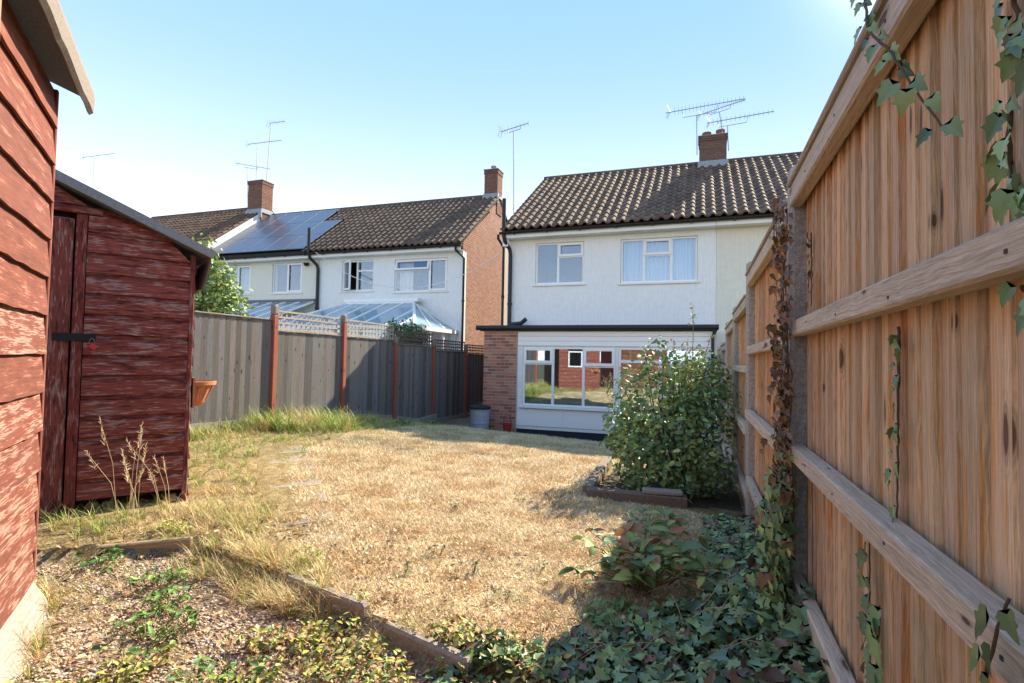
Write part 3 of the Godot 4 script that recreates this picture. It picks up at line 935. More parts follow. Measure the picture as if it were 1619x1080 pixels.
# rear roof slope of tiles from the eave (y, z) to the ridge (y, z) between x0 and x1; skip(x, s) leaves tiles out
func tile_slope(house: Node, roof: Node, x0: float, x1: float, ey: float, ez: float, ry: float, rz: float, base: Color, as_parts: bool, skip = null) -> void:
	var dn := Vector3(0, ey - ry, ez - rz)
	var L := dn.length()
	dn = dn / L
	var nrm := Vector3.RIGHT.cross(dn) * -1.0
	var rows := int(round(L / 0.335)); var ex := L / rows
	var cols := int(ceil((x1 - x0) / 0.25)); var cx := (x1 - x0) / cols
	var mats := []
	for k in 5:
		var m: StandardMaterial3D = M["tile"].duplicate()
		m.albedo_color = Color(1, 1, 1) * (0.8 + 0.09 * k)
		m.albedo_color = (base * (0.78 + 0.11 * k)).linear_to_srgb()
		m.uv1_offset = Vector3(k * 0.37, k * 0.21, k * 0.53)
		mats.push_back(m)
	var xs := []; var cs := []
	var made := 0
	for r in rows:
		for c in cols:
			var s := r * ex
			if skip != null and skip.call(x0 + (c + 0.5) * cx, (L - s) / L): continue
			var o := Vector3(x0 + c * cx, ry, rz) + dn * s + nrm * (0.022 + rf(0, 0.004))
			var y := (nrm - dn * 0.085 + Vector3.RIGHT * rf(-0.008, 0.008)).normalized()
			var zz := Vector3.RIGHT.cross(y) * -1.0
			zz = (dn - y * dn.dot(y)).normalized()
			var X := Transform3D(Basis(y.cross(zz) * (cx / 0.3), y, zz * ((ex + 0.05) / 0.375)), o)
			# the 300 nearest the eave are parts, the rest one joined part
			if as_parts and (rows - r) * cols <= 300:
				part(roof, "tile", tile_mesh, mats[rng.randi() % 5], X)
				made += 1
			else:
				xs.push_back(X); cs.push_back(base * (0.78 + 0.11 * (rng.randi() % 5)))
	if xs.size(): many(roof, "tiles", tile_mesh, M["tile"], xs, cs)
	# ridge tiles
	var n := int(round((x1 - x0) / 0.42))
	for i in n:
		var b := MB.new()
		b.col = base * (0.8 + rf(0, 0.3))
		var xa := lerpf(x0, x1, float(i) / n) + 0.004; var xb := lerpf(x0, x1, float(i + 1) / n) - 0.004
		for k in 6:
			var a0 := PI * k / 6.0 - 0.2 + 0.07 * k; var a1 := PI * (k + 1) / 6.0 - 0.2 + 0.07 * (k + 1)
			var p0 := Vector3(0, sin(a0) * 0.11, cos(a0) * 0.125); var p1 := Vector3(0, sin(a1) * 0.11, cos(a1) * 0.125)
			var c := Vector3(0, ry + 0.02, rz)
			b.quad(c + p0 + Vector3(xa, 0, 0), c + p0 + Vector3(xb, 0, 0), c + p1 + Vector3(xb, 0, 0), c + p1 + Vector3(xa, 0, 0))
			b.tri(c + Vector3(xb, 0, 0), c + p1 + Vector3(xb, 0, 0), c + p0 + Vector3(xb, 0, 0))
			b.tri(c + Vector3(xa, 0, 0), c + p0 + Vector3(xa, 0, 0), c + p1 + Vector3(xa, 0, 0))
		part(roof, "ridge_tile", b, M["tile"])

# deck under the tiles with both slopes; the front slope ends at fz
func roof_deck(house: Node, x0: float, x1: float, ey: float, ez: float, ry: float, rz: float) -> MeshInstance3D:
	var b := MB.new()
	b.col = Color(0.10, 0.085, 0.075)
	var fz := 2 * rz - ez
	b.hexa([Vector3(x0, ey - 0.05, ez), Vector3(x1, ey - 0.05, ez), Vector3(x1, ry - 0.05, rz), Vector3(x0, ry - 0.05, rz), Vector3(x0, ey + 0.01, ez), Vector3(x1, ey + 0.01, ez), Vector3(x1, ry + 0.01, rz), Vector3(x0, ry + 0.01, rz)])
	b.hexa([Vector3(x0, ry - 0.05, rz), Vector3(x1, ry - 0.05, rz), Vector3(x1, ey - 0.05, fz), Vector3(x0, ey - 0.05, fz), Vector3(x0, ry + 0.01, rz), Vector3(x1, ry + 0.01, rz), Vector3(x1, ey + 0.01, fz), Vector3(x0, ey + 0.01, fz)])
	return part(house, "roof", b, M["tile"])

func gutter_run(house: Node, x0: float, x1: float, y: float, z: float) -> void:
	var b := MB.new()
	var n := 7
	for k in n:
		var a0 := PI + PI * k / n; var a1 := PI + PI * (k + 1) / n
		for s in [[0.06, 1], [0.054, -1]]:
			var p0 := Vector3(0, y + sin(a0) * s[0], z + cos(a0) * s[0]); var p1 := Vector3(0, y + sin(a1) * s[0], z + cos(a1) * s[0])
			if s[1] > 0: b.quad(p1 + Vector3(x0, 0, 0), p1 + Vector3(x1, 0, 0), p0 + Vector3(x1, 0, 0), p0 + Vector3(x0, 0, 0))
			else: b.quad(p0 + Vector3(x0, 0, 0), p0 + Vector3(x1, 0, 0), p1 + Vector3(x1, 0, 0), p1 + Vector3(x0, 0, 0))
	for xx in [x0, x1]: b.tbox(Transform3D(Basis(), Vector3(xx, y - 0.03, z)), Vector3(0.012, 0.062, 0.122))
	var g := part(house, "gutter", b, M["gutter"])
	var k := MB.new()
	var x := x0 + 0.4
	while x < x1:
		k.box(Vector3(x, y - 0.075, z - 0.075), Vector3(x + 0.03, y - 0.005, z + 0.068))
		x += 0.95
	part(g, "bracket", k, M["gutter"])

func fascia(house: Node, x0: float, x1: float, y0: float, y1: float, z: float, back: float) -> void:
	var b := MB.new()
	b.box(Vector3(x0, y0, z - 0.02), Vector3(x1, y1, z), 0.004)
	b.box(Vector3(x0, y0, back), Vector3(x1, y0 + 0.012, z - 0.021))
	part(house, "fascia", b, M["upvc"])

func pipe_run(house: Node, called: String, path: Array, r: float) -> MeshInstance3D:
	var b := MB.new()
	b.tube(path, r, r, 10)
	# collars
	for i in range(0, path.size() - 1):
		var d: Vector3 = path[i + 1] - path[i]
		if d.length() > 1.2:
			var k := 1
			while k * 1.4 < d.length():
				var c: Vector3 = path[i] + d.normalized() * k * 1.4
				b.tube([c, c + d.normalized() * 0.07], r * 1.28, r * 1.28, 10)
				k += 1
	return part(house, called, b, M["pipe"])

# brick faces laid by hand on a box: chimney or wall. Adds bricks of 0.215 x 0.065 with 10 mm joints on the given faces
func brick_places(x0: float, x1: float, y0: float, y1: float, z0: float, z1: float, faces: String, clip = null) -> Array:
	var out := []
	var ch := 0.075; var cw := 0.225
	var rows := int((y1 - y0) / ch)
	for r in rows:
		var y := y0 + (r + 0.5) * (y1 - y0) / rows
		for f in faces:
			var a := x0 if f in "fb" else z0
			var b := x1 if f in "fb" else z1
			var p := a + (-cw * 0.5 if r % 2 else 0.0)
			while p < b - 0.01:
				var q0 := maxf(p, a); var q1 := minf(p + cw, b)
				p += cw
				if q1 - q0 < 0.04: continue
				var m := (q0 + q1) / 2; var l := q1 - q0 - 0.01
				var pos := Vector3.ZERO; var bs := Basis()
				if f == "f": pos = Vector3(m, y, z1)
				elif f == "b": pos = Vector3(m, y, z0); bs = Basis(Vector3.UP, PI)
				elif f == "r": pos = Vector3(x1, y, m); bs = Basis(Vector3.UP, PI / 2)
				else: pos = Vector3(x0, y, m); bs = Basis(Vector3.UP, -PI / 2)
				if clip != null and not clip.call(pos): continue
				out.push_back(Transform3D(bs * Basis.from_scale(Vector3(l / 0.215, 1, 1)), pos + bs.z * rf(-0.002, 0.002)))
	return out

var brick_mesh: ArrayMesh
func bricks_many(parent: Node, xs: Array, base: Color, called := "bricks") -> void:
	var cs := []
	for x in xs: cs.push_back(tint(base, 0.15))
	many(parent, called, brick_mesh, M["brick"], xs, cs)

func chimney(house: Node, x0: float, x1: float, y0: float, y1: float, z0: float, z1: float, base: Color, flash: float) -> Node3D:
	var c := group_node(house, "chimney")
	var s := MB.new()
	s.col = Color(0.26, 0.22, 0.19)
	s.box(Vector3(x0 + 0.03, y0, z0 + 0.03), Vector3(x1 - 0.03, y1 - 0.001, z1 - 0.03))
	part(c, "mortar", s, M["brick"])
	bricks_many(c, brick_places(x0 + 0.02, x1 - 0.02, y0, y1 - 0.15, z0 + 0.02, z1 - 0.02, "fblr"), base)
	bricks_many(c, brick_places(x0, x1, y1 - 0.15, y1, z0, z1, "fblr"), base * 0.9, "corbel_bricks")
	var t := MB.new()
	t.col = Color(0.30, 0.27, 0.23)
	t.box(Vector3(x0 - 0.02, y1 + 0.001, z0 - 0.02), Vector3(x1 + 0.02, y1 + 0.045, z1 + 0.02), 0.012)
	part(c, "cap", t, M["concrete"])
	if flash > 0:
		var f := MB.new()
		f.col = Color(0.42, 0.46, 0.50)
		f.box(Vector3(x0 - 0.03, flash - 0.4, z1 - 0.01), Vector3(x1 + 0.03, flash - 0.02, z1 + 0.05), 0.005)
		f.box(Vector3(x0 - 0.02, flash - 0.15, z0), Vector3(x1 + 0.02, flash + 0.04, z1 - 0.012), 0.005)
		part(c, "flashing", f, M["lead"])
	return c

func pot(c: Node, at: Vector3, r: float, h: float, col: Color) -> void:
	var b := MB.new()
	b.col = col
	b.lathe(at, [[r * 1.05, 0.0], [r, 0.04], [r * 0.92, h * 0.75], [r * 1.12, h * 0.78], [r * 1.12, h], [r * 0.85, h], [r * 0.8, 0.02], [0.0, 0.02]], 16)
	part(c, "chimney_pot", b, M["clay"])

func semi_house() -> void:
	var h := thing("semi_detached_house", Vector3(-2.4, -0.35, -18.6), "white rendered half of the house pair with the flat roofed extension", "house")
	var X0 := -5.25; var X1 := 0.40; var Z := -14.6
	var EY := 5.12; var EZ := -14.27; var RY := 8.02; var RZ := -18.65
	var wy := 4.95
	var o1 := [-4.42, -3.02, 3.61, 4.79]; var o2 := [-2.02, -0.05, 3.58, 4.77]
	part(h, "rear_wall", wall_mesh(X0, X1, -0.5, wy, Z, 0.28, [o1, o2], Color(0.88, 0.865, 0.83)), M["render"])
	var w := MB.new()
	w.col = Color(0.40, 0.19, 0.12)
	var BZ := 2 * RZ - Z
	w.box(Vector3(X0, -0.5, BZ), Vector3(X0 + 0.28, wy, Z - 0.281))
	w.box(Vector3(X0 + 0.281, -0.5, BZ), Vector3(X1, wy, BZ + 0.28))
	w.box(Vector3(X0 + 0.281, 2.5, BZ + 0.281), Vector3(X1, 2.62, Z - 0.281))
	w.tri(Vector3(X0, wy, Z), Vector3(X0, RY - 0.12, RZ), Vector3(X0, wy, BZ))
	w.tri(Vector3(X0 + 0.2, wy, Z), Vector3(X0 + 0.2, wy, BZ), Vector3(X0 + 0.2, RY - 0.12, RZ))
	part(h, "side_wall", w, M["brick"])
	# rooms: partition and ceiling so that the windows look into rooms
	var rm := MB.new()
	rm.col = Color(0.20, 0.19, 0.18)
	rm.box(Vector3(X0 + 0.282, 2.63, Z - 3.4), Vector3(X1, wy, Z - 3.3))
	rm.box(Vector3(-2.6, 2.63, Z - 3.29), Vector3(-2.5, wy, Z - 0.285))
	rm.box(Vector3(X0 + 0.282, wy + 0.001, BZ + 0.3), Vector3(X1, wy + 0.05, Z - 0.29))
	rm.box(Vector3(X1 - 0.1, 2.63, Z - 3.29), Vector3(X1 - 0.002, wy - 0.002, Z - 0.285))
	part(h, "inner_wall", rm, M["render"])
	window(h, o1, Z, [[0, 0.47, 0, 1, 0], [0.47, 1, 0, 0.66, 0], [0.47, 1, 0.66, 1, 1]])
	window(h, o2, Z, [[0, 0.31, 0, 1, 0], [0.31, 0.67, 0, 0.62, 0], [0.31, 0.67, 0.62, 1, 1], [0.67, 1, 0, 1, 0]])
	curtain(o2[0] + 0.06, o2[1] - 0.06, o2[2] + 0.03, o2[3] - 0.03, Z - 0.2, Color(0.40, 0.54, 0.64), "pale blue net curtain behind the three light upper window of the white house", 8.0)
	var roof := roof_deck(h, X0 - 0.08, X1 - 0.01, EY, EZ, RY, RZ)
	tile_slope(h, roof, X0 - 0.1, X1 - 0.02, EY + 0.02, EZ + 0.03, RY, RZ, Color(0.40, 0.335, 0.29), true)
	gutter_run(h, X0 - 0.12, X1 - 0.01, EY - 0.04, EZ + 0.06)
	fascia(h, X0 - 0.08, X1 - 0.01, EY - 0.2, EY - 0.055, EZ - 0.015, Z + 0.002)
	var vb := MB.new()
	# box end under the verge
	vb.box(Vector3(X0 - 0.085, EY - 0.42, Z + 0.003), Vector3(X0 + 0.08, EY - 0.205, EZ - 0.06), 0.01)
	part(h, "box_end", vb, M["upvc"])
	# soil stack and downpipe
	pipe_run(h, "soil_stack", [Vector3(-5.27, 6.05, Z + 0.36), Vector3(-5.27, 5.0, Z + 0.36), Vector3(-5.25, 4.85, Z + 0.30), Vector3(-5.17, 4.65, Z + 0.12), Vector3(-5.15, 4.5, Z + 0.08), Vector3(-5.15, 2.42, Z + 0.08)], 0.055)
	pipe_run(h, "downpipe", [Vector3(-5.42, 5.02, EZ + 0.06), Vector3(-5.42, 4.9, EZ + 0.06), Vector3(-5.38, 4.72, Z + 0.04), Vector3(-5.38, 2.4, Z + 0.04)], 0.038)
	pipe_run(h, "branch_pipe", [Vector3(-5.1, 2.46, Z + 0.2), Vector3(-4.75, 2.5, Z + 0.2), Vector3(-4.6, 2.62, Z + 0.22)], 0.06)
	# extension
	var EXT := group_node(h, "extension")
	var Zf := -12.4; var ex0 := -5.06; var ex1 := 0.30
	var rfm := MB.new()
	rfm.col = Color(0.10, 0.10, 0.105)
	rfm.box(Vector3(ex0 - 0.1, 2.17, Z + 0.002), Vector3(ex1 + 0.08, 2.29, Zf + 0.05), 0.01)
	part(EXT, "flat_roof", rfm, M["felt"])
	var eg := MB.new()
	eg.tube([Vector3(ex0 - 0.16, 2.24, Zf + 0.1), Vector3(ex1 + 0.1, 2.24, Zf + 0.1)], 0.062, 0.062, 10)
	part(EXT, "gutter", eg, M["gutter"])
	var edp := MB.new()
	edp.tube([Vector3(ex1 + 0.02, 2.2, Zf + 0.1), Vector3(ex1 - 0.02, 2.02, Zf + 0.06), Vector3(ex1 - 0.02, -0.35, Zf + 0.06)], 0.036, 0.036, 9)
	part(EXT, "downpipe", edp, M["pipe"])
	# brick pier with single bricks
	var pier := group_node(EXT, "brick_pier")
	var mo := MB.new()
	mo.col = Color(0.74, 0.66, 0.57)
	mo.box(Vector3(ex0 + 0.008, -0.5, Z), Vector3(-4.192, 2.165, Zf - 0.008))
	part(pier, "mortar", mo, M["brick"])
	var bm := []
	for k in 5:
		var m: StandardMaterial3D = M["brick"].duplicate()
		m.albedo_color = [lin(0.60, 0.26, 0.17), lin(0.52, 0.20, 0.13), lin(0.64, 0.31, 0.21), lin(0.36, 0.16, 0.12), lin(0.56, 0.28, 0.20)][k]
		bm.push_back(m)
	for x in brick_places(ex0, -4.19, -0.45, 2.16, Z, Zf, "f"):
		part(pier, "brick", brick_mesh, bm[rng.randi() % 5], x)
	bricks_many(pier, brick_places(ex0, -4.19, -0.45, 2.16, Z + 0.02, Zf - 0.055, "l"), Color(0.38, 0.16, 0.11), "side_bricks")
	# white front: cladding boards on top, window, panel below
	var ow := [-4.05, -1.80, 0.36, 1.79]
	var od := [-1.74, 0.12, -0.2, 1.79]
	var fw := wall_mesh(-4.188, ex1, -0.12, 2.16, Zf - 0.06, 0.12, [ow, od], Color(0.87, 0.86, 0.83))
	part(EXT, "front_wall", fw, M["render"])
	for i in 3:
		var b := MB.new()
		b.box(Vector3(-4.185, 1.81 + i * 0.117, Zf - 0.058), Vector3(ex1 - 0.002, 1.81 + i * 0.117 + 0.113, Zf - 0.032), 0.008)
		part(EXT, "cladding_board", b, M["upvc"])
	var pnl := MB.new()
	pnl.box(Vector3(-4.185, -0.12, Zf - 0.058), Vector3(-3.02, 0.29, Zf - 0.04), 0.003)
	pnl.box(Vector3(-3.015, -0.12, Zf - 0.058), Vector3(-1.80, 0.29, Zf - 0.04), 0.003)
	part(EXT, "panel", pnl, M["upvc"])
	var plinth := MB.new()
	plinth.col = Color(0.035, 0.037, 0.05)
	plinth.box(Vector3(-4.188, -0.5, Zf - 0.2), Vector3(ex1, -0.122, Zf - 0.064))
	part(EXT, "plinth", plinth, M["concrete"])
	window(EXT, ow, Zf - 0.02, [[0, 0.335, 0, 0.72, 0], [0, 0.335, 0.72, 1, 1], [0.335, 0.665, 0, 1, 0], [0.665, 1, 0, 0.69, 0], [0.665, 1, 0.69, 1, 1]], true, "glass_low")
	window(EXT, od, Zf - 0.02, [[0, 0.5, 0, 0.84, 0], [0, 0.5, 0.84, 1, 0], [0.5, 1, 0, 1, 0]], false, "glass_low")
	var inn := MB.new()
	inn.col = Color(0.46, 0.34, 0.25)
	inn.box(Vector3(-4.185, -0.3, Z + 0.002), Vector3(ex1 - 0.1, 2.16, Z + 0.05))
	inn.box(Vector3(-4.185, -0.3, Z + 0.06), Vector3(ex1 - 0.1, -0.2, Zf - 0.21))
	inn.box(Vector3(ex1 - 0.09, -0.5, Z + 0.003), Vector3(ex1, 2.165, Zf - 0.21))
	part(EXT, "inner_wall", inn, M["render"])
	# chimney on the party line with two pots
	var c := chimney(h, -0.05, 0.82, 7.3, 8.82, -19.0, -18.25, Color(0.25, 0.14, 0.10), 7.98)
	pot(c, Vector3(0.2, 8.86, -18.6), 0.13, 0.2, Color(0.42, 0.17, 0.12))
	pot(c, Vector3(0.62, 8.86, -18.6), 0.13, 0.24, Color(0.42, 0.17, 0.12))
	# neighbour half
	var h2 := thing("semi_detached_house", Vector3(3.2, -0.35, -18.6), "cream rendered half of the house pair beyond the cedar fence", "house")
	var N1 := 6.2
	part(h2, "rear_wall", wall_mesh(X1 + 0.004, N1, -0.5, wy, Z + 0.004, 0.28, [[2.9, 4.3, 3.6, 4.78]], Color(0.80, 0.76, 0.63)), M["render"])
	window(h2, [2.9, 4.3, 3.6, 4.78], Z + 0.004, [[0, 0.5, 0, 1, 0], [0.5, 1, 0, 1, 1]])
	var w2 := MB.new()
	w2.col = Color(0.40, 0.19, 0.12)
	w2.box(Vector3(N1 - 0.28, -0.5, BZ), Vector3(N1, wy, Z - 0.281))
	w2.box(Vector3(X1 + 0.01, -0.5, BZ), Vector3(N1 - 0.281, wy, BZ + 0.28))
	w2.tri(Vector3(N1, wy, Z), Vector3(N1, wy, BZ), Vector3(N1, RY - 0.12, RZ))
	part(h2, "side_wall", w2, M["brick"])
	var roof2 := roof_deck(h2, X1 - 0.002, N1 + 0.1, EY, EZ, RY, RZ)
	tile_slope(h2, roof2, X1 - 0.01, N1 + 0.1, EY + 0.02, EZ + 0.03, RY, RZ, Color(0.40, 0.335, 0.29), true)
	gutter_run(h2, X1 + 0.01, N1 + 0.1, EY - 0.04, EZ + 0.06)
	fascia(h2, X1 - 0.004, N1 + 0.08, EY - 0.2, EY - 0.055, EZ - 0.015, Z + 0.008)

func terrace() -> void:
	var Z := -16.5; var EY := 5.3; var EZ := -16.18; var RY := 7.93; var RZ := -19.75
	var wy := 5.12
	var BZ := 2 * RZ - Z
	# house with the hipped conservatory and the brick gable
	var c := thing("terraced_house", Vector3(-10.5, -0.2, -19.75), "white end of terrace house with a brick gable and hipped conservatory", "house")
	var X0 := -13.42; var X1 := -7.55
	var o1 := [-12.42, -11.06, 3.86, 4.98]; var o2 := [-10.19, -8.13, 3.78, 4.93]
	part(c, "rear_wall", wall_mesh(X0 + 0.004, X1, -0.3, wy, Z, 0.28, [o1, o2], Color(0.87, 0.86, 0.83)), M["render"])
	window(c, o1, Z, [[0, 0.47, 0, 1, 2, -0.55], [0.47, 1, 0, 0.66, 0], [0.47, 1, 0.66, 1, 0]])
	window(c, o2, Z, [[0, 0.66, 0, 0.66, 0], [0, 0.66, 0.66, 1, 1, -0.22], [0.66, 1, 0, 1, 1]])
	curtain(-10.1, -9.55, 3.82, 4.9, Z - 0.22, Color(0.62, 0.58, 0.48), "cream curtain drawn aside in the wide window of the white terrace house", 7.0)
	var g := MB.new()
	g.col = Color(0.66, 0.55, 0.46)
	g.box(Vector3(X1 - 0.28, -0.3, BZ), Vector3(X1 - 0.006, wy, Z - 0.281))
	g.tri(Vector3(X1 - 0.006, wy, Z - 0.281), Vector3(X1 - 0.006, wy, BZ), Vector3(X1 - 0.006, RY - 0.1, RZ))
	g.tri(Vector3(X1 - 0.25, wy, Z), Vector3(X1 - 0.25, RY - 0.1, RZ), Vector3(X1 - 0.25, wy, BZ))
	g.box(Vector3(X0, -0.3, BZ), Vector3(X1 - 0.281, wy, BZ + 0.28))
	g.box(Vector3(X0, 2.4, BZ + 0.281), Vector3(X1 - 0.281, 2.5, Z - 0.281))
	part(c, "gable_wall", g, M["brick"])
	var sl := (RY - EY) / (RZ - EZ)
	bricks_many(c, brick_places(X1 - 1, X1 - 0.002, 0.3, 8.0, BZ + 0.0, Z - 0.0, "r", func(p): return p.y < EY - 0.12 + (p.z - EZ) * sl and p.z > RZ - 0.6 and p.z < Z - 0.03), Color(0.46, 0.245, 0.17), "gable_bricks")
	var rm := MB.new()
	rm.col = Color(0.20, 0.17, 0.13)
	rm.box(Vector3(X0 + 0.01, 2.51, Z - 3.0), Vector3(X1 - 0.3, wy, Z - 2.9))
	rm.box(Vector3(X0 + 0.01, wy + 0.001, BZ), Vector3(X1 - 0.3, wy + 0.05, Z - 0.01))
	rm.box(Vector3(X0 + 0.01, 2.51, Z - 2.89), Vector3(X0 + 0.1, wy, Z - 0.29))
	rm.box(Vector3(-10.75, 2.51, Z - 2.89), Vector3(-10.65, wy, Z - 0.29))
	part(c, "inner_wall", rm, M["render"])
	var roof := roof_deck(c, X0, X1 + 0.06, EY, EZ, RY, RZ)
	tile_slope(c, roof, X0, X1 + 0.08, EY + 0.02, EZ + 0.03, RY, RZ, Color(0.37, 0.315, 0.275), true)
	gutter_run(c, X0, X1 + 0.1, EY - 0.04, EZ + 0.06)
	fascia(c, X0, X1 + 0.04, EY - 0.2, EY - 0.055, EZ - 0.015, Z + 0.002)
	pipe_run(c, "downpipe", [Vector3(X1 - 0.12, EY - 0.1, EZ + 0.06), Vector3(X1 - 0.1, EY - 0.22, EZ + 0.06), Vector3(X1 + 0.06, EY - 0.45, Z + 0.06), Vector3(X1 + 0.06, 0.0, Z + 0.06)], 0.04)
	pipe_run(c, "soil_stack", [Vector3(-13.62, 6.2, Z + 0.38), Vector3(-13.62, 5.3, Z + 0.38), Vector3(-13.6, 5.1, Z + 0.33), Vector3(-13.45, 4.85, Z + 0.1), Vector3(-13.42, 4.7, Z + 0.08), Vector3(-13.42, 0.2, Z + 0.08)], 0.06)
	var ch := chimney(c, -8.1, -7.5, 7.2, 8.95, -20.1, -19.5, Color(0.30, 0.14, 0.10), 7.98)
	pot(ch, Vector3(-7.8, 8.99, -19.8), 0.1, 0.2, Color(0.4, 0.4, 0.4))
	# hipped conservatory
	var k := group_node(c, "conservatory")
	var ey := 2.42; var ry := 3.36; var cx0 := -13.3; var cx1 := -7.7; var zf := -13.6
	var rl := Vector3(-11.9, ry, Z + 0.35); var rr := Vector3(-9.2, ry, Z + 0.35)
	var fl := Vector3(cx0, ey, zf); var fr := Vector3(cx1, ey, zf); var bl := Vector3(cx0, ey, Z + 0.05); var br := Vector3(cx1, ey, Z + 0.05)
	var bars := MB.new()
	var bar := func(a: Vector3, b: Vector3, w: float):
		var d := (b - a)
		var x := Transform3D(Basis.looking_at(d.normalized(), Vector3.UP), (a + b) / 2)
		bars.tbox(x, Vector3(w, 0.05, d.length()))
	bar.call(rl, rr, 0.12)
	for e in [[rl, fl], [rr, fr], [rl, bl], [rr, br]]: bar.call(e[0], e[1], 0.09)
	for i in 4:
		var s := (i + 0.5) / 4.0
		bar.call(rl.lerp(rr, s), Vector3(lerpf(rl.x, rr.x, s), ey, zf), 0.06)
	for s in [0.33, 0.66]:
		bar.call(rr.lerp(fr, 1.0 - s + 0.02), Vector3(lerpf(rr.x, cx1, 1.02 - s), ey, zf), 0.05)
		bar.call(rr.lerp(br, 0.05), br.lerp(fr, s), 0.05)
		bar.call(rl.lerp(fl, 1.0 - s), Vector3(lerpf(rl.x, cx0, 1.0 - s), ey, zf), 0.05)
	for e in [[fl, fr], [fr, br], [fl, bl]]:
		bars.tbox(Transform3D(Basis.looking_at((e[1] - e[0]).normalized(), Vector3.UP), (e[0] + e[1]) / 2 - Vector3(0, 0.07, 0)), Vector3(0.12, 0.12, (e[1] - e[0]).length() + 0.11))
	part(k, "glazing_bars", bars, M["upvc"])
	var ridge := MB.new()
	ridge.box(Vector3(rl.x - 0.1, ry + 0.02, Z + 0.1), Vector3(rr.x + 0.2, ry + 0.16, Z + 0.42), 0.02)
	part(k, "ridge_capping", ridge, M["upvc"])
	for q in [[fl, fr, rr, rl], [fr, br, rr, rr], [bl, fl, rl, rl]]:
		var p := MB.new()
		var up := Vector3(0, 0.012, 0)
		if q[2] == q[3]:
			p.tri(q[0], q[1], q[2]); p.tri(q[0] - up, q[2] - up, q[1] - up)
		else:
			p.quad(q[0], q[1], q[2], q[3]); p.quad(q[3] - up, q[2] - up, q[1] - up, q[0] - up)
		part(k, "roof_pane", p, M["roof_glass"])
	var sides := MB.new()
	sides.col = Color(0.9, 0.9, 0.9)
	sides.box(Vector3(cx0, 0.0, zf - 0.1), Vector3(cx1, 0.9, zf))
	sides.box(Vector3(cx1 - 0.1, 0.0, Z + 0.05), Vector3(cx1, 0.9, zf - 0.101))
	for i in 7:
		var x := lerpf(cx0 + 0.04, cx1 - 0.04, i / 6.0)
		sides.box(Vector3(x - 0.04, 0.901, zf - 0.08), Vector3(x + 0.04, ey - 0.131, zf - 0.01))
	for i in 4:
		var z := lerpf(zf - 0.16, Z + 0.1, i / 3.0)
		sides.box(Vector3(cx1 - 0.08, 0.901, z - 0.04), Vector3(cx1 - 0.01, ey - 0.131, z + 0.04))
	part(k, "frame", sides, M["upvc"])
	for i in 6:
		var x := lerpf(cx0 + 0.04, cx1 - 0.04, i / 6.0); var x2 := lerpf(cx0 + 0.04, cx1 - 0.04, (i + 1) / 6.0)
		var p := MB.new()
		p.box(Vector3(x + 0.041, 0.902, zf - 0.05), Vector3(x2 - 0.041, ey - 0.132, zf - 0.044))
		part(k, "pane", p, M["glass"])
	for i in 3:
		var z := lerpf(zf - 0.16, Z + 0.1, i / 3.0); var z2 := lerpf(zf - 0.16, Z + 0.1, (i + 1) / 3.0)
		var p := MB.new()
		p.box(Vector3(cx1 - 0.05, 0.902, z2 + 0.041), Vector3(cx1 - 0.044, ey - 0.132, z - 0.041))
		part(k, "pane", p, M["glass"])
	# house with the solar panels
	var d := thing("terraced_house", Vector3(-16.2, -0.2, -19.75), "cream terrace house with solar panels covering its roof", "house")
	var D0 := -18.95; var D1 := X0
	var q1 := [-18.75, -16.68, 3.88, 5.02]; var q2 := [-15.62, -14.2, 3.87, 5.02]
	part(d, "rear_wall", wall_mesh(D0, D1, -0.3, wy + 0.05, Z + 0.003, 0.28, [q1, q2], Color(0.80, 0.76, 0.64)), M["render"])
	window(d, q1, Z + 0.003, [[0, 0.33, 0, 1, 0], [0.33, 0.67, 0, 1, 0], [0.67, 1, 0, 1, 1]])
	window(d, q2, Z + 0.003, [[0, 0.5, 0, 1, 0], [0.5, 1, 0, 1, 1]])
	curtain(q1[0] + 0.05, q1[1] - 0.05, 3.9, 5.0, Z - 0.22, Color(0.34, 0.38, 0.36), "grey green curtain behind the wide window of the cream terrace house", 6.0)
	var rd := MB.new()
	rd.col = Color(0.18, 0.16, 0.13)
	rd.box(Vector3(D0, -0.3, BZ), Vector3(D1 - 0.01, wy, BZ + 0.28))
	rd.box(Vector3(D0, 2.51, Z - 3.0), Vector3(D1 - 0.01, wy, Z - 2.9))
	rd.box(Vector3(D0, wy + 0.051, BZ + 0.3), Vector3(D1 - 0.01, wy + 0.1, Z - 0.01))
	rd.box(Vector3(D0, -0.3, BZ + 0.282), Vector3(D0 + 0.1, wy, Z - 0.28))
	part(d, "inner_wall", rd, M["render"])
	var roofd := roof_deck(d, D0, D1 - 0.002, EY, EZ, RY, RZ)
	var Ls := Vector2(RY - EY, RZ - EZ).length()
	var dn := Vector3(0, EY - RY, EZ - RZ) / Ls
	var nrm := Vector3(0, dn.z, -dn.y)
	tile_slope(d, roofd, D0, D1, EY + 0.02, EZ + 0.03, RY, RZ, Color(0.37, 0.315, 0.275), false, func(x, f): return f < 0.97 and x < (-14.9 if f > 0.72 else -13.95))
	var ph := (Ls - 0.22) / 3.0
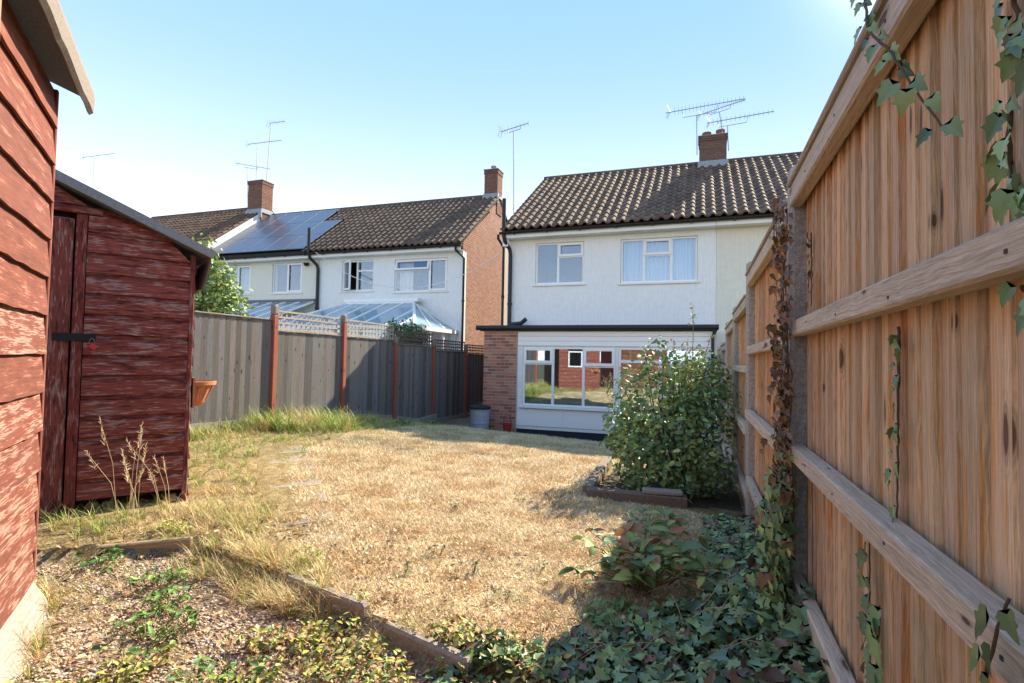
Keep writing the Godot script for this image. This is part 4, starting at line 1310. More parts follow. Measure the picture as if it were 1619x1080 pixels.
	for r in 3:
		for i in (4 if r == 2 else 5):
			var b := MB.new()
			var xa := D0 + 0.12 + i * 0.98
			var o := Vector3(xa + 0.48, EY, EZ) - dn * (0.12 + ph * (r + 0.5)) + nrm * 0.11
			var fx := Transform3D(Basis(Vector3.RIGHT, nrm, dn), o)
			b.tbox(fx, Vector3(0.965, 0.03, ph - 0.02))
			var sp := part(roofd, "solar_panel", b, M["solar"])
			sp.name = "solar_panel"
			var ed := MB.new()
			ed.col = Color(0.62, 0.64, 0.66)
			for sg in [-1.0, 1.0]: ed.tbox(fx * Transform3D(Basis(), Vector3(sg * 0.474, 0.003, 0)), Vector3(0.014, 0.034, ph - 0.018))
			part(roofd, "panel_edge", ed, M["metal"])
	gutter_run(d, D0, D1 - 0.01, EY - 0.04, EZ + 0.06)
	fascia(d, D0, D1 - 0.01, EY - 0.2, EY - 0.055, EZ - 0.015, Z + 0.006)
	# floodlight shaped like a small dish under the eave
	var fd := MB.new()
	fd.col = Color(0.02, 0.02, 0.02)
	fd.lathe(Vector3(-13.95, 4.9, Z + 0.1), [[0.0, -0.06], [0.05, -0.05], [0.1, 0.02], [0.11, 0.06], [0.09, 0.06], [0.0, 0.0]], 12)
	part(d, "security_lamp", fd, M["plain"])
	# lean-to conservatory
	var lt := group_node(d, "lean_to")
	var ltb := MB.new()
	var lx0 := -18.8; var lx1 := -13.6; var ly := 3.5; var lz := -13.7; var ley := 2.5
	for i in 9:
		var x := lerpf(lx0, lx1, i / 8.0)
		var a := Vector3(x, ly, Z + 0.04); var b := Vector3(x, ley, lz)
		ltb.tbox(Transform3D(Basis.looking_at((b - a).normalized(), Vector3.UP), (a + b) / 2), Vector3(0.07, 0.06, (b - a).length()))
	ltb.box(Vector3(lx0, ley - 0.12, lz - 0.06), Vector3(lx1, ley - 0.031, lz + 0.06))
	part(lt, "glazing_bars", ltb, M["upvc"])
	var fl2 := MB.new()
	fl2.col = Color(0.22, 0.24, 0.27)
	fl2.box(Vector3(lx0 - 0.1, ly + 0.03, Z + 0.008), Vector3(lx1 + 0.08, ly + 0.11, Z + 0.09), 0.01)
	part(lt, "flashing", fl2, M["lead"])
	for i in 8:
		var x := lerpf(lx0, lx1, i / 8.0) + 0.036; var x2 := lerpf(lx0, lx1, (i + 1) / 8.0) - 0.036
		var p := MB.new()
		p.quad(Vector3(x, ley, lz), Vector3(x2, ley, lz), Vector3(x2, ly, Z + 0.04), Vector3(x, ly, Z + 0.04))
		p.quad(Vector3(x, ly - 0.012, Z + 0.04), Vector3(x2, ly - 0.012, Z + 0.04), Vector3(x2, ley - 0.012, lz), Vector3(x, ley - 0.012, lz))
		part(lt, "roof_pane", p, M["roof_glass"])
	var lw := MB.new()
	lw.col = Color(0.85, 0.85, 0.85)
	lw.box(Vector3(lx0, -0.1, lz - 0.08), Vector3(lx1, ley - 0.121, lz - 0.02))
	lw.box(Vector3(lx1 - 0.06, -0.1, Z + 0.01), Vector3(lx1, ley - 0.121, lz - 0.081))
	part(lt, "wall", lw, M["upvc"])
	# stepped up house at the end
	var e := thing("terraced_house", Vector3(-22.5, -0.1, -19.75), "brown tiled terrace house stepped up beyond the solar panels", "house")
	var E0 := -26.5; var E1 := D0 - 0.01; var up := 0.42
	part(e, "rear_wall", wall_mesh(E0, E1, -0.3, wy + up, Z - 0.003, 0.28, [], Color(0.78, 0.75, 0.66)), M["render"])
	var eb := MB.new()
	eb.col = Color(0.4, 0.2, 0.13)
	eb.box(Vector3(E0, -0.3, BZ), Vector3(E1, wy, BZ + 0.28))
	eb.tri(Vector3(E1, wy + up - 0.2, Z), Vector3(E1, wy + up - 0.2, BZ), Vector3(E1, RY + up - 0.1, RZ))
	part(e, "party_wall", eb, M["brick"])
	var rfe := roof_deck(e, E0, E1 + 0.02, EY + up, EZ, RY + up, RZ)
	tile_slope(e, rfe, E0, E1 + 0.04, EY + up + 0.02, EZ + 0.03, RY + up, RZ, Color(0.40, 0.31, 0.24), false)
	var vb := MB.new()
	vb.col = Color(0.82, 0.80, 0.76)
	vb.hexa([Vector3(E1 + 0.042, EY - 0.05, EZ + 0.02), Vector3(E1 + 0.085, EY - 0.05, EZ + 0.02), Vector3(E1 + 0.085, RY + 0.06, RZ), Vector3(E1 + 0.042, RY + 0.06, RZ),
		Vector3(E1 + 0.042, EY + up + 0.03, EZ + 0.02), Vector3(E1 + 0.085, EY + up + 0.03, EZ + 0.02), Vector3(E1 + 0.085, RY + up + 0.05, RZ), Vector3(E1 + 0.042, RY + up + 0.05, RZ)])
	part(e, "verge_board", vb, M["render"])
	gutter_run(e, E0, E1, EY + up - 0.04, EZ + 0.06)
	var ce := chimney(e, -19.65, -18.78, 7.3, 9.42, -19.75, -19.05, Color(0.30, 0.15, 0.105), 8.1)

# television aerial: mast, boom with rods; boom direction in plan
func aerial(foot: Vector3, top: Vector3, back: float, front: float, dir: Vector3, rods: int, rod: float, label: String, cradle := 0.0, fat := 0.018) -> void:
	var o := thing("television_aerial", foot, label, "aerial", "")
	var m := MB.new()
	m.tube([foot, top], fat, fat, 6)
	part(o, "mast", m, M["metal"])
	var d := dir.normalized()
	var c := top + Vector3(0, cradle, 0)
	var b := MB.new()
	b.tube([c - d * back, c + d * front], 0.014, 0.014, 6)
	if cradle > 0: b.tube([c - d * back * 0.45, top - d * back * 0.42 , top + d * front * 0.42, c + d * front * 0.45], 0.011, 0.011, 5)
	part(o, "boom", b, M["metal"])
	var r := MB.new()
	var side := d.cross(Vector3.UP).normalized() * 0.35 + Vector3.UP * 0.94
	for i in rods:
		var p := c + d * lerpf(-back * 0.7, front * 0.98, float(i) / maxf(1, rods - 1))
		var k := rod * lerpf(1.0, 0.7, float(i) / rods)
		r.tube([p - side * k, p + side * k], 0.006, 0.006, 4)
	var p2 := c - d * back * 0.85
	for s in [-1.0, 1.0]:
		r.tube([p2, p2 - d * 0.1 + Vector3.UP * s * rod * 1.7], 0.009, 0.009, 4)
		r.tube([p2 + d.cross(Vector3.UP) * 0.12, p2 - d * 0.1 + d.cross(Vector3.UP) * 0.12 + Vector3.UP * s * rod * 1.7], 0.009, 0.009, 4)
	part(o, "rods", r, M["metal"])

func aerials() -> void:
	var z := -18.4
	aerial(Vector3(-0.1, 8.3, z), Vector3(-0.12, 9.62, z), 1.0, 1.45, Vector3(1, 0.0, 0.12), 19, 0.13, "long aerial on the tallest mast of the wide chimney with two pots", 0.26)
	aerial(Vector3(0.78, 8.3, z - 0.1), Vector3(0.58, 9.68, z - 0.1), 0.7, 0.8, Vector3(1, 0.14, 0.2), 12, 0.1, "aerial on the leaning mast of the wide chimney", 0.12)
	aerial(Vector3(0.86, 8.3, z + 0.05), Vector3(0.82, 9.13, z + 0.05), 0.62, 1.35, Vector3(1, 0.02, 0.1), 14, 0.1, "aerial on the short upright mast at the wide chimney's end", 0.2)
	aerial(Vector3(-5.30, 5.3, -15.2), Vector3(-5.36, 8.42, -15.2), 0.5, 0.55, Vector3(1, 0.02, 0.3), 7, 0.11, "aerial on a tall pole at the white house corner by the soil pipe", 0.1)
	var y := 9.5
	aerial(Vector3(-19.5, y - 0.1, -19.4), Vector3(-19.5, 11.35, -19.4), 0.6, 1.4, Vector3(1, -0.02, 0), 14, 0.1, "aerial with boom at middle height on the terrace chimney")
	aerial(Vector3(-18.9, y - 0.1, -19.4), Vector3(-18.75, 12.2, -19.4), 0.06, 0.85, Vector3(1, -0.02, 0), 9, 0.12, "aerial on the tallest mast of the terrace chimney")
	aerial(Vector3(-19.95, 8.5, -19.4), Vector3(-20.05, 10.25, -19.4), 0.7, 1.4, Vector3(1, -0.24, 0), 6, 0.09, "aerial with drooping boom beside the terrace chimney", 0.12)
	aerial(Vector3(-30.5, 9.0, -19.4), Vector3(-30.6, 11.95, -19.4), 0.95, 1.6, Vector3(1, -0.02, 0), 6, 0.1, "lone aerial on a pole beyond the roof of the small red shed")
	# cable from the cream terrace eave to the white house
	var c := MB.new()
	c.col = Color(0.7, 0.7, 0.68)
	var pts := []
	for i in 25:
		var s := i / 24.0
		pts.push_back(Vector3(-13.2, 5.25, -16.0).lerp(Vector3(-5.6, 4.6, -14.9), s) - Vector3(0, 1.15 * 4 * s * (1 - s), 0))
	c.tube(pts, 0.012, 0.012, 5)
	tag(part(self, "overhead_cable", c, M["plain"]), "pale cable sagging from the terrace eave across to the white house", "cable")

# ---------------------------------------------------------------- small things
func bin_and_pot() -> void:
	var at := Vector3(-4.9, ground_y(-4.9, -12.0) - 0.02, -11.85)
	var b := MB.new()
	b.col = Color(0.50, 0.55, 0.62)
	b.lathe(at, [[0.0, 0.0], [0.205, 0.0], [0.21, 0.03], [0.222, 0.2], [0.23, 0.22], [0.231, 0.24], [0.225, 0.25], [0.236, 0.5], [0.245, 0.58]], 28)
	var o := part(self, "dustbin", b, M["galv"])
	tag(o, "galvanised metal dustbin with a black lid against the brick pier", "dustbin")
	var l := MB.new()
	l.col = Color(0.02, 0.02, 0.022)
	l.lathe(at + Vector3(0, 0.582, 0), [[0.24, -0.03], [0.262, -0.025], [0.262, 0.02], [0.24, 0.04], [0.1, 0.07], [0.0, 0.075]], 28)
	part(o, "lid", l, M["plain"])
	var hd := MB.new()
	hd.col = Color(0.1, 0.1, 0.1)
	hd.tube([at + Vector3(-0.07, 0.64, 0), at + Vector3(-0.05, 0.69, 0), at + Vector3(0.05, 0.69, 0), at + Vector3(0.07, 0.64, 0)], 0.009)
	part(o, "handle", hd, M["plain"])
	var p := MB.new()
	p.col = Color(0.30, 0.03, 0.025)
	var a2 := Vector3(-4.3, ground_y(-4.3, -12.1), -12.12)
	p.lathe(a2, [[0.0, 0.0], [0.085, 0.0], [0.105, 0.2], [0.112, 0.205], [0.112, 0.235], [0.1, 0.235], [0.09, 0.05], [0.0, 0.05]], 20)
	var pp := part(self, "watering_pot", p, M["plain"])
	tag(pp, "small dark red pot with an upright handle beside the dustbin", "pot")
	var h := MB.new()
	h.col = Color(0.22, 0.03, 0.025)
	h.tube([a2 + Vector3(-0.1, 0.22, 0), a2 + Vector3(-0.085, 0.4, 0), a2 + Vector3(-0.02, 0.47, 0), a2 + Vector3(0.06, 0.42, 0), a2 + Vector3(0.1, 0.23, 0)], 0.007)
	part(pp, "handle", h, M["plain"])

func edgings() -> void:
	# concrete kerb stones between lawn and pebbles
	var k := thing("lawn_kerb", Vector3(-1.4, 0.15, -2.3), "broken concrete kerb between the straw lawn and the pebbles", "kerb")
	for s in [[Vector2(-2.12, -2.44), Vector2(-1.52, -2.29), 0.0], [Vector2(-1.40, -2.28), Vector2(-0.90, -2.13), -0.02], [Vector2(-0.87, -2.12), Vector2(-0.3, -2.0), -0.06]]:
		var b := MB.new()
		b.col = tint(Color(0.40, 0.32, 0.25), 0.1)
		var a := Vector3(s[0].x, 0, s[0].y); var c := Vector3(s[1].x, 0, s[1].y)
		var y: float = ground_y(s[0].x, s[0].y - 0.15) + 0.02 + s[2]
		var d := (c - a)
		b.cbox(Transform3D(Basis(d.normalized(), Vector3.UP, d.normalized().cross(Vector3.UP)), (a + c) / 2 + Vector3(0, y - 0.11, 0)), Vector3(d.length(), 0.22, 0.06), 0.012)
		part(k, "kerb_stone", b, M["concrete"])
	var t := MB.new()
	t.col = Color(0.44, 0.33, 0.22)
	var a := Vector3(-3.62, 0, -2.12); var c := Vector3(-3.02, 0, -2.66)
	var d := (c - a)
	t.cbox(Transform3D(Basis(d.normalized(), Vector3.UP, d.normalized().cross(Vector3.UP)), (a + c) / 2 + Vector3(0, ground_y(-3.3, -2.6) - 0.055, 0)), Vector3(d.length() - 0.1, 0.14, 0.045), 0.008)
	tag(part(self, "timber_edging", t, M["cedar"]), "weathered timber edging in front of the small red shed", "edging")
	# raised bed by the shrub
	var r := thing("raised_bed_edge", Vector3(-0.6, 0.1, -5.4), "low timber and concrete edge of the bed under the green shrub", "edging")
	for s in [[Vector3(-1.02, 0.17, -5.22), Vector3(-0.1, 0.14, -5.36), 0.13, Color(0.24, 0.17, 0.12)], [Vector3(-1.03, 0.17, -5.32), Vector3(-1.12, 0.16, -7.1), 0.11, Color(0.30, 0.23, 0.17)], [Vector3(-0.5, 0.235, -5.3), Vector3(-0.14, 0.23, -5.36), 0.11, Color(0.42, 0.36, 0.29)]]:
		var b := MB.new()
		b.col = s[3]
		var e: Vector3 = s[1] - s[0]
		b.cbox(Transform3D(Basis(e.normalized(), Vector3.UP, e.normalized().cross(Vector3.UP)).orthonormalized(), (s[0] + s[1]) / 2), Vector3(e.length(), 0.12 if s[2] > 0.1 and s[0].y < 0.2 else 0.045, s[2]), 0.01)
		part(r, "edging_piece", b, M["concrete"])
	# half-buried paving slabs along the left of the lawn
	var p := thing("paving_path", Vector3(-3.2, 0.28, -3.7), "line of half buried grey paving slabs along the straw lawn", "path")
	for i in 7:
		var q := Vector2(-2.42, -2.95).lerp(Vector2(-4.7, -5.3), i / 6.0)
		var b := MB.new()
		b.col = tint(Color(0.38, 0.31, 0.22), 0.1)
		b.cbox(Transform3D(Basis(Vector3.UP, 0.8 + rf(-0.06, 0.06)), Vector3(q.x, ground_y(q.x, q.y) - 0.026 + rf(-0.003, 0.003), q.y)), Vector3(0.44, 0.05, 0.44), 0.008)
		part(p, "slab", b, M["concrete"])
	# loose plank along the grey fence
	var lp := MB.new()
	lp.col = Color(0.34, 0.32, 0.29)
	lp.cbox(Transform3D(Basis(Vector3.UP, 0.12), Vector3(-6.2, ground_y(-6.2, -11.6) + 0.09, -11.4)), Vector3(0.05, 0.16, 1.9), 0.006)
	tag(part(self, "loose_plank", lp, M["greyboard"]), "grey plank lying on edge at the foot of the dark fence", "plank")

# ---------------------------------------------------------------- plants
var ivy_mesh: ArrayMesh
var oval_mesh: ArrayMesh
var tuft_short: ArrayMesh
var tuft_long: ArrayMesh
var stone_mesh: ArrayMesh
func leaf_mesh(outline: Array, fold: float, droop: float) -> ArrayMesh:
	# leaf in the xz plane, stalk at the origin, tip to -z, length 1; folded along the midrib
	var b := MB.new()
	var hgt := func(p: Vector2): return absf(p.x) * fold - droop * p.y * p.y
	var n := outline.size()
	for sg in [-1.0, 1.0]:
		for i in n - 1:
			var p: Vector2 = outline[i]; var q: Vector2 = outline[i + 1]
			var a := Vector3(sg * p.x, hgt.call(p), -p.y); var c := Vector3(sg * q.x, hgt.call(q), -q.y)
			var ma := Vector3(0, -droop * p.y * p.y, -p.y); var mc := Vector3(0, -droop * q.y * q.y, -q.y)
			var na := Vector3(-sg * fold * 1.6, 1, -2 * droop * p.y).normalized(); var nc := Vector3(-sg * fold * 1.6, 1, -2 * droop * q.y).normalized()
			var nma := Vector3(-sg * fold * 0.4, 1, -2 * droop * p.y).normalized(); var nmc := Vector3(-sg * fold * 0.4, 1, -2 * droop * q.y).normalized()
			if sg > 0:
				if absf(p.x) < 0.001: b.tri(ma, c, mc, [nma, nc, nmc])
				elif absf(q.x) < 0.001: b.tri(ma, a, mc, [nma, na, nmc])
				else: b.quad(ma, a, c, mc, [], [nma, na, nc, nmc])
			else:
				if absf(p.x) < 0.001: b.tri(ma, mc, c, [nma, nmc, nc])
				elif absf(q.x) < 0.001: b.tri(ma, mc, a, [nma, nmc, na])
				else: b.quad(mc, c, a, ma, [], [nmc, nc, na, nma])
	return b.mesh()

func make_plants_meshes() -> void:
	ivy_mesh = leaf_mesh([Vector2(0, 0), Vector2(0.3, -0.16), Vector2(0.46, 0.06), Vector2(0.34, 0.26), Vector2(0.47, 0.44), Vector2(0.24, 0.52), Vector2(0.13, 0.8), Vector2(0, 1.0)], 0.22, 0.15)
	oval_mesh = leaf_mesh([Vector2(0, 0), Vector2(0.2, 0.18), Vector2(0.28, 0.42), Vector2(0.2, 0.74), Vector2(0, 1.0)], 0.3, 0.22)
	var r := RandomNumberGenerator.new()
	r.seed = 5
	var b := MB.new()
	for i in 9:
		var a := r.randf() * TAU; var t := r.randf_range(0.15, 0.95)
		var o := Vector3(r.randf_range(-0.03, 0.03), 0, r.randf_range(-0.03, 0.03))
		var l := r.randf_range(0.03, 0.06)
		var d := Vector3(cos(a) * sin(t), cos(t), sin(a) * sin(t))
		var s := d.cross(Vector3.UP).normalized() * 0.0017
		var mid := o + d * l * 0.55; var tip := o + d * l + Vector3(0, -0.35 * l * sin(t), 0)
		b.quad(o - s, o + s, mid + s * 0.8, mid - s * 0.8)
		b.tri(mid - s * 0.8, mid + s * 0.8, tip)
	tuft_short = b.mesh()
	b = MB.new()
	for i in 14:
		var a := r.randf() * TAU; var t := r.randf_range(0.1, 0.7)
		var o := Vector3(r.randf_range(-0.04, 0.04), 0, r.randf_range(-0.04, 0.04))
		var l := r.randf_range(0.5, 1.0)
		var d := Vector3(cos(a) * sin(t), cos(t), sin(a) * sin(t))
		var s := d.cross(Vector3.UP).normalized() * 0.0105
		var p := o
		var dd := d
		for k in 3:
			var q := p + dd * l / 3.0
			var w0 := 1.0 - k / 3.0; var w1 := 1.0 - (k + 1) / 3.0
			if k < 2: b.quad(p - s * w0, p + s * w0, q + s * w1, q - s * w1)
			else: b.tri(p - s * w0, p + s * w0, q)
			p = q
			dd = (dd + Vector3(cos(a) * 0.35, -0.25, sin(a) * 0.35)).normalized()
	tuft_long = b.mesh()
	b = MB.new()
	var pts := []
	for ring in [[0.0, -0.35], [0.42, -0.2], [0.5, 0.05], [0.3, 0.3], [0.0, 0.36]]:
		var row := []
		for k in 6: row.push_back(Vector3(cos(TAU * k / 6.0) * ring[0] * (0.85 + 0.3 * r.randf()), ring[1], sin(TAU * k / 6.0) * ring[0] * (0.85 + 0.3 * r.randf())))
		pts.push_back(row)
	for i in 4:
		for k in 6:
			var q := (k + 1) % 6
			var nn := [pts[i][q].normalized(), pts[i][k].normalized(), pts[i + 1][k].normalized(), pts[i + 1][q].normalized()]
			b.quad(pts[i][q], pts[i][k], pts[i + 1][k], pts[i + 1][q], [], nn)
	stone_mesh = b.mesh()
	b = MB.new()
	b.box(Vector3(-0.1075, -0.0325, -0.05), Vector3(0.1075, 0.0325, 0.0))
	brick_mesh = b.mesh()

func blocked(x: float, z: float) -> bool:
	# inside the sheds
	var p := Vector2(x, z)
	if Geometry2D.is_point_in_polygon(p, PackedVector2Array([Vector2(-3.12, -1.85), Vector2(-1.35, -0.35), Vector2(-2.6, 1.1), Vector2(-4.4, -0.45)])): return true
	if Geometry2D.is_point_in_polygon(p, PackedVector2Array([Vector2(-3.8, -3.22), Vector2(-4.93, -1.4), Vector2(-6.4, -2.3), Vector2(-5.3, -4.1)])): return true
	return false

func grasses() -> void:
	var xs := []; var cs := []
	var pn := noise(31, 0.9, 3)
	# parched lawn
	while xs.size() < 42000:
		var d := 2.1 + 9.2 * pow(rng.randf(), 1.7)
		var x := rf(-5.2, 0.35); var z := -d
		if not Geometry2D.is_point_in_polygon(Vector2(x, z), LAWN): continue
		var g := pn.get_noise_2d(x * 2, z * 2)
		if pn.get_noise_2d(x * 3 + 70, z * 3) > 0.3 and rng.randf() < 0.75: continue
		var sc := rf(0.6, 1.2) * (1.0 + 0.25 * (d - 3) / 5.0)
		xs.push_back(Transform3D(Basis(Vector3.UP, rf(0, TAU)).scaled(Vector3(sc * 1.2, sc * rf(0.5, 0.9), sc * 1.2)), Vector3(x, ground_y(x, z) - 0.003, z)))
		var c := Color(0.76, 0.61, 0.38).lerp(Color(0.60, 0.42, 0.22), clampf(0.5 + g * 1.9, 0, 1))
		if rng.randf() < 0.05 + 0.25 * clampf((-x - 3.0) * 0.4, 0, 1): c = Color(0.36, 0.38, 0.15)
		cs.push_back(tint(c, 0.2))
	tag(many(self, "dry_grass", tuft_short, M["drygrass"], xs, cs), "short straw coloured dry grass covering the lawn", "grass")
	# longer grass on the left side and round the edges
	xs = []; cs = []
	var spots := 0
	while spots < 6400:
		var x := rf(-6.45, -1.6); var z := rf(-11.8, -2.3)
		var p := Vector2(x, z)
		spots += 1
		if blocked(x, z) or Geometry2D.is_point_in_polygon(p, GRAVEL): continue
		# distance left of the slab path
		var side := (x + 2.42) * 0.717 + (-z - 2.95) * 0.697   # along
		var off := -(x + 2.42) * 0.697 + (-z - 2.95) * -0.717  # > 0 left of the path
		var h := 0.0
		var in_lawn := Geometry2D.is_point_in_polygon(p, LAWN)
		if in_lawn: continue
		h = rf(0.07, 0.2)
		if absf(off) < 0.2 and z > -5.3: 
			if rng.randf() < 0.45: continue
			h = 0.07
		if x < -5.9: h = rf(0.16, 0.36)
		if Vector2(x + 6.1, z + 7.1).length() < 0.9: h = rf(0.3, 0.55)
		if z < -9.5: h *= 0.55
		var dry := pn.get_noise_2d(x * 1.5 + 40, z * 1.5)
		var c := Color(0.30, 0.36, 0.075).lerp(Color(0.62, 0.47, 0.21), smoothstep(-0.2, 0.25, dry + rf(-0.25, 0.25) + (0.04 if x > -4.0 else -0.14)))
		xs.push_back(Transform3D(Basis(Vector3.UP, rf(0, TAU)).scaled(Vector3(h * 1.1, h, h * 1.1)), Vector3(x, ground_y(x, z) - 0.01, z)))
		cs.push_back(tint(c, 0.2))
	# along the kerb, shed feet and in the corner of the pebbles
	for q in [[-2.5, -2.5, 0.5, 0.22, 260, 0.16], [-3.15, -1.72, 0.18, 0.14, 130, 0.2], [-2.75, -1.45, 0.2, 0.16, 130, 0.18], [-3.2, -3.05, 0.5, 0.35, 260, 0.15], [-2.0, -2.3, 0.3, 0.12, 130, 0.17], [-1.2, -2.25, 0.5, 0.1, 60, 0.1], [-2.5, -1.75, 0.9, 0.5, 120, 0.09], [-3.0, -2.15, 0.5, 0.3, 70, 0.1], [-1.6, -1.9, 0.8, 0.4, 90, 0.09], [-0.75, -3.0, 0.25, 0.5, 90, 0.09], [-0.1, -4.0, 0.3, 0.6, 110, 0.12]]:
		for i in q[4]:
			var x: float = q[0] + rng.randfn() * q[2] * 0.5; var z: float = q[1] + rng.randfn() * q[3] * 0.5
			if blocked(x, z): continue
			var h: float = q[5] * rf(0.6, 1.4)
			xs.push_back(Transform3D(Basis(Vector3.UP, rf(0, TAU)).scaled(Vector3(h * 1.1, h, h * 1.1)), Vector3(x, ground_y(x, z) - 0.01, z)))
			cs.push_back(tint(Color(0.64, 0.47, 0.23) if rng.randf() < 0.72 else Color(0.33, 0.36, 0.09), 0.2))
	tag(many(self, "long_grass", tuft_long, M["grass"], xs, cs), "long green and straw coloured grass growing along the dark fence and sheds", "grass")
	# pebbles
	xs = []; cs = []
	while xs.size() < 15000:
		var x := rf(-3.6, -0.3); var z := -(1.15 + 1.5 * rng.randf())
		if blocked(x, z) or not Geometry2D.is_point_in_polygon(Vector2(x, z), GRAVEL): continue
		if x > -1.3 and rng.randf() < 0.6: continue
		var s := rf(0.006, 0.018)
		if hn.get_noise_2d(x * 6, z * 6) < -0.12 and rng.randf() < 0.75: continue
		xs.push_back(Transform3D(Basis.from_euler(Vector3(rf(-0.4, 0.4), rf(0, TAU), rf(-0.4, 0.4))).scaled(Vector3(s * rf(0.8, 1.5), s * rf(0.5, 0.9), s)), Vector3(x, ground_y(x, z) + s * rf(-0.15, 0.3), z)))
		cs.push_back(tint([Color(0.42, 0.33, 0.26), Color(0.52, 0.44, 0.37), Color(0.34, 0.23, 0.16), Color(0.40, 0.29, 0.20)][rng.randi() % 4], 0.2))
	tag(many(self, "pebbles", stone_mesh, M["stone"], xs, cs), "pale pinkish pebbles scattered between the sheds and the kerb", "pebbles")
	# fallen leaves and bits of straw over the pebbles and lawn edge
	xs = []; cs = []
	while xs.size() < 6000:
		var x := rf(-3.6, 0.35); var z := -(1.15 + 2.3 * pow(rng.randf(), 1.4))
		if blocked(x, z): continue
		var s := rf(0.012, 0.04)
		xs.push_back(Transform3D(rot_to(Vector3(rng.randfn() * 0.35, 1, rng.randfn() * 0.35), rf(0, TAU)).scaled(Vector3(s * rf(0.25, 1.2), s, s)), Vector3(x, ground_y(x, z) + rf(0.008, 0.03), z)))
		cs.push_back(tint([Color(0.34, 0.19, 0.10), Color(0.48, 0.33, 0.19), Color(0.60, 0.46, 0.28), Color(0.20, 0.12, 0.08)][rng.randi() % 4], 0.25))
	tag(many(self, "leaf_litter", oval_mesh, M["drygrass"], xs, cs), "dry brown leaf litter scattered over the pebbles and lawn edge", "litter")

# leaves spread through lobes [centre, radii]; returns transforms
func leaf_cloud(lobes: Array, count: int, size0: float, size1: float, shell := 0.55) -> Array:
	var out := []
	var vol := 0.0
	for l in lobes: vol += l[1].x * l[1].y * l[1].z
	for l in lobes:
		var n := int(count * l[1].x * l[1].y * l[1].z / vol)
		var d := Vector3.UP
		var r := 1.0
		for i in n:
			# leaves sit in sprigs of nine
			if i % 9 == 0:
				d = Vector3(rng.randfn(), rng.randfn(), rng.randfn()).normalized()
				r = lerpf(shell, 1.0, pow(rng.randf(), 1.0 / 3.0)) * rf(0.86, 1.16)
			var p: Vector3 = l[0] + d * r * l[1] + Vector3(rng.randfn(), rng.randfn() * 1.3, rng.randfn()) * size1 * 0.55
			var up := (d * 0.7 + Vector3(rng.randfn(), rng.randfn() + 0.9, rng.randfn()) * 0.55).normalized()
			var s := rf(size0, size1)
			out.push_back(Transform3D(rot_to(up, rf(0, TAU)).scaled(Vector3(s, s, s)), p))
	return out

func shrub(called: String, base: Vector3, lobes: Array, count: int, s0: float, s1: float, cols: Array, label: String, cat: String, mesh: ArrayMesh, stems: int, top: Vector3) -> Node3D:
	var o := thing(called, base, label, cat)
	var xs := leaf_cloud(lobes, count, s0, s1)
	var cs := []
	for x in xs: cs.push_back(tint(cols[rng.randi() % cols.size()], 0.25))
	many(o, "foliage", mesh, M["leaf"], xs, cs)
	for i in stems:
		var b := MB.new()
		b.col = Color(0.16, 0.11, 0.07)
		var l = lobes[i % lobes.size()]
		var e: Vector3 = l[0] + Vector3(rf(-0.3, 0.3), rf(0, 0.5), rf(-0.3, 0.3)) * l[1]
		var m := base.lerp(e, 0.5) + Vector3(rf(-0.08, 0.08), 0, rf(-0.08, 0.08))
		b.tube([base + Vector3(rf(-0.08, 0.08), -0.05, rf(-0.08, 0.08)), m, e], 0.014, 0.005, 5)
		part(o, "stem", b, M["greyboard"])
	return o

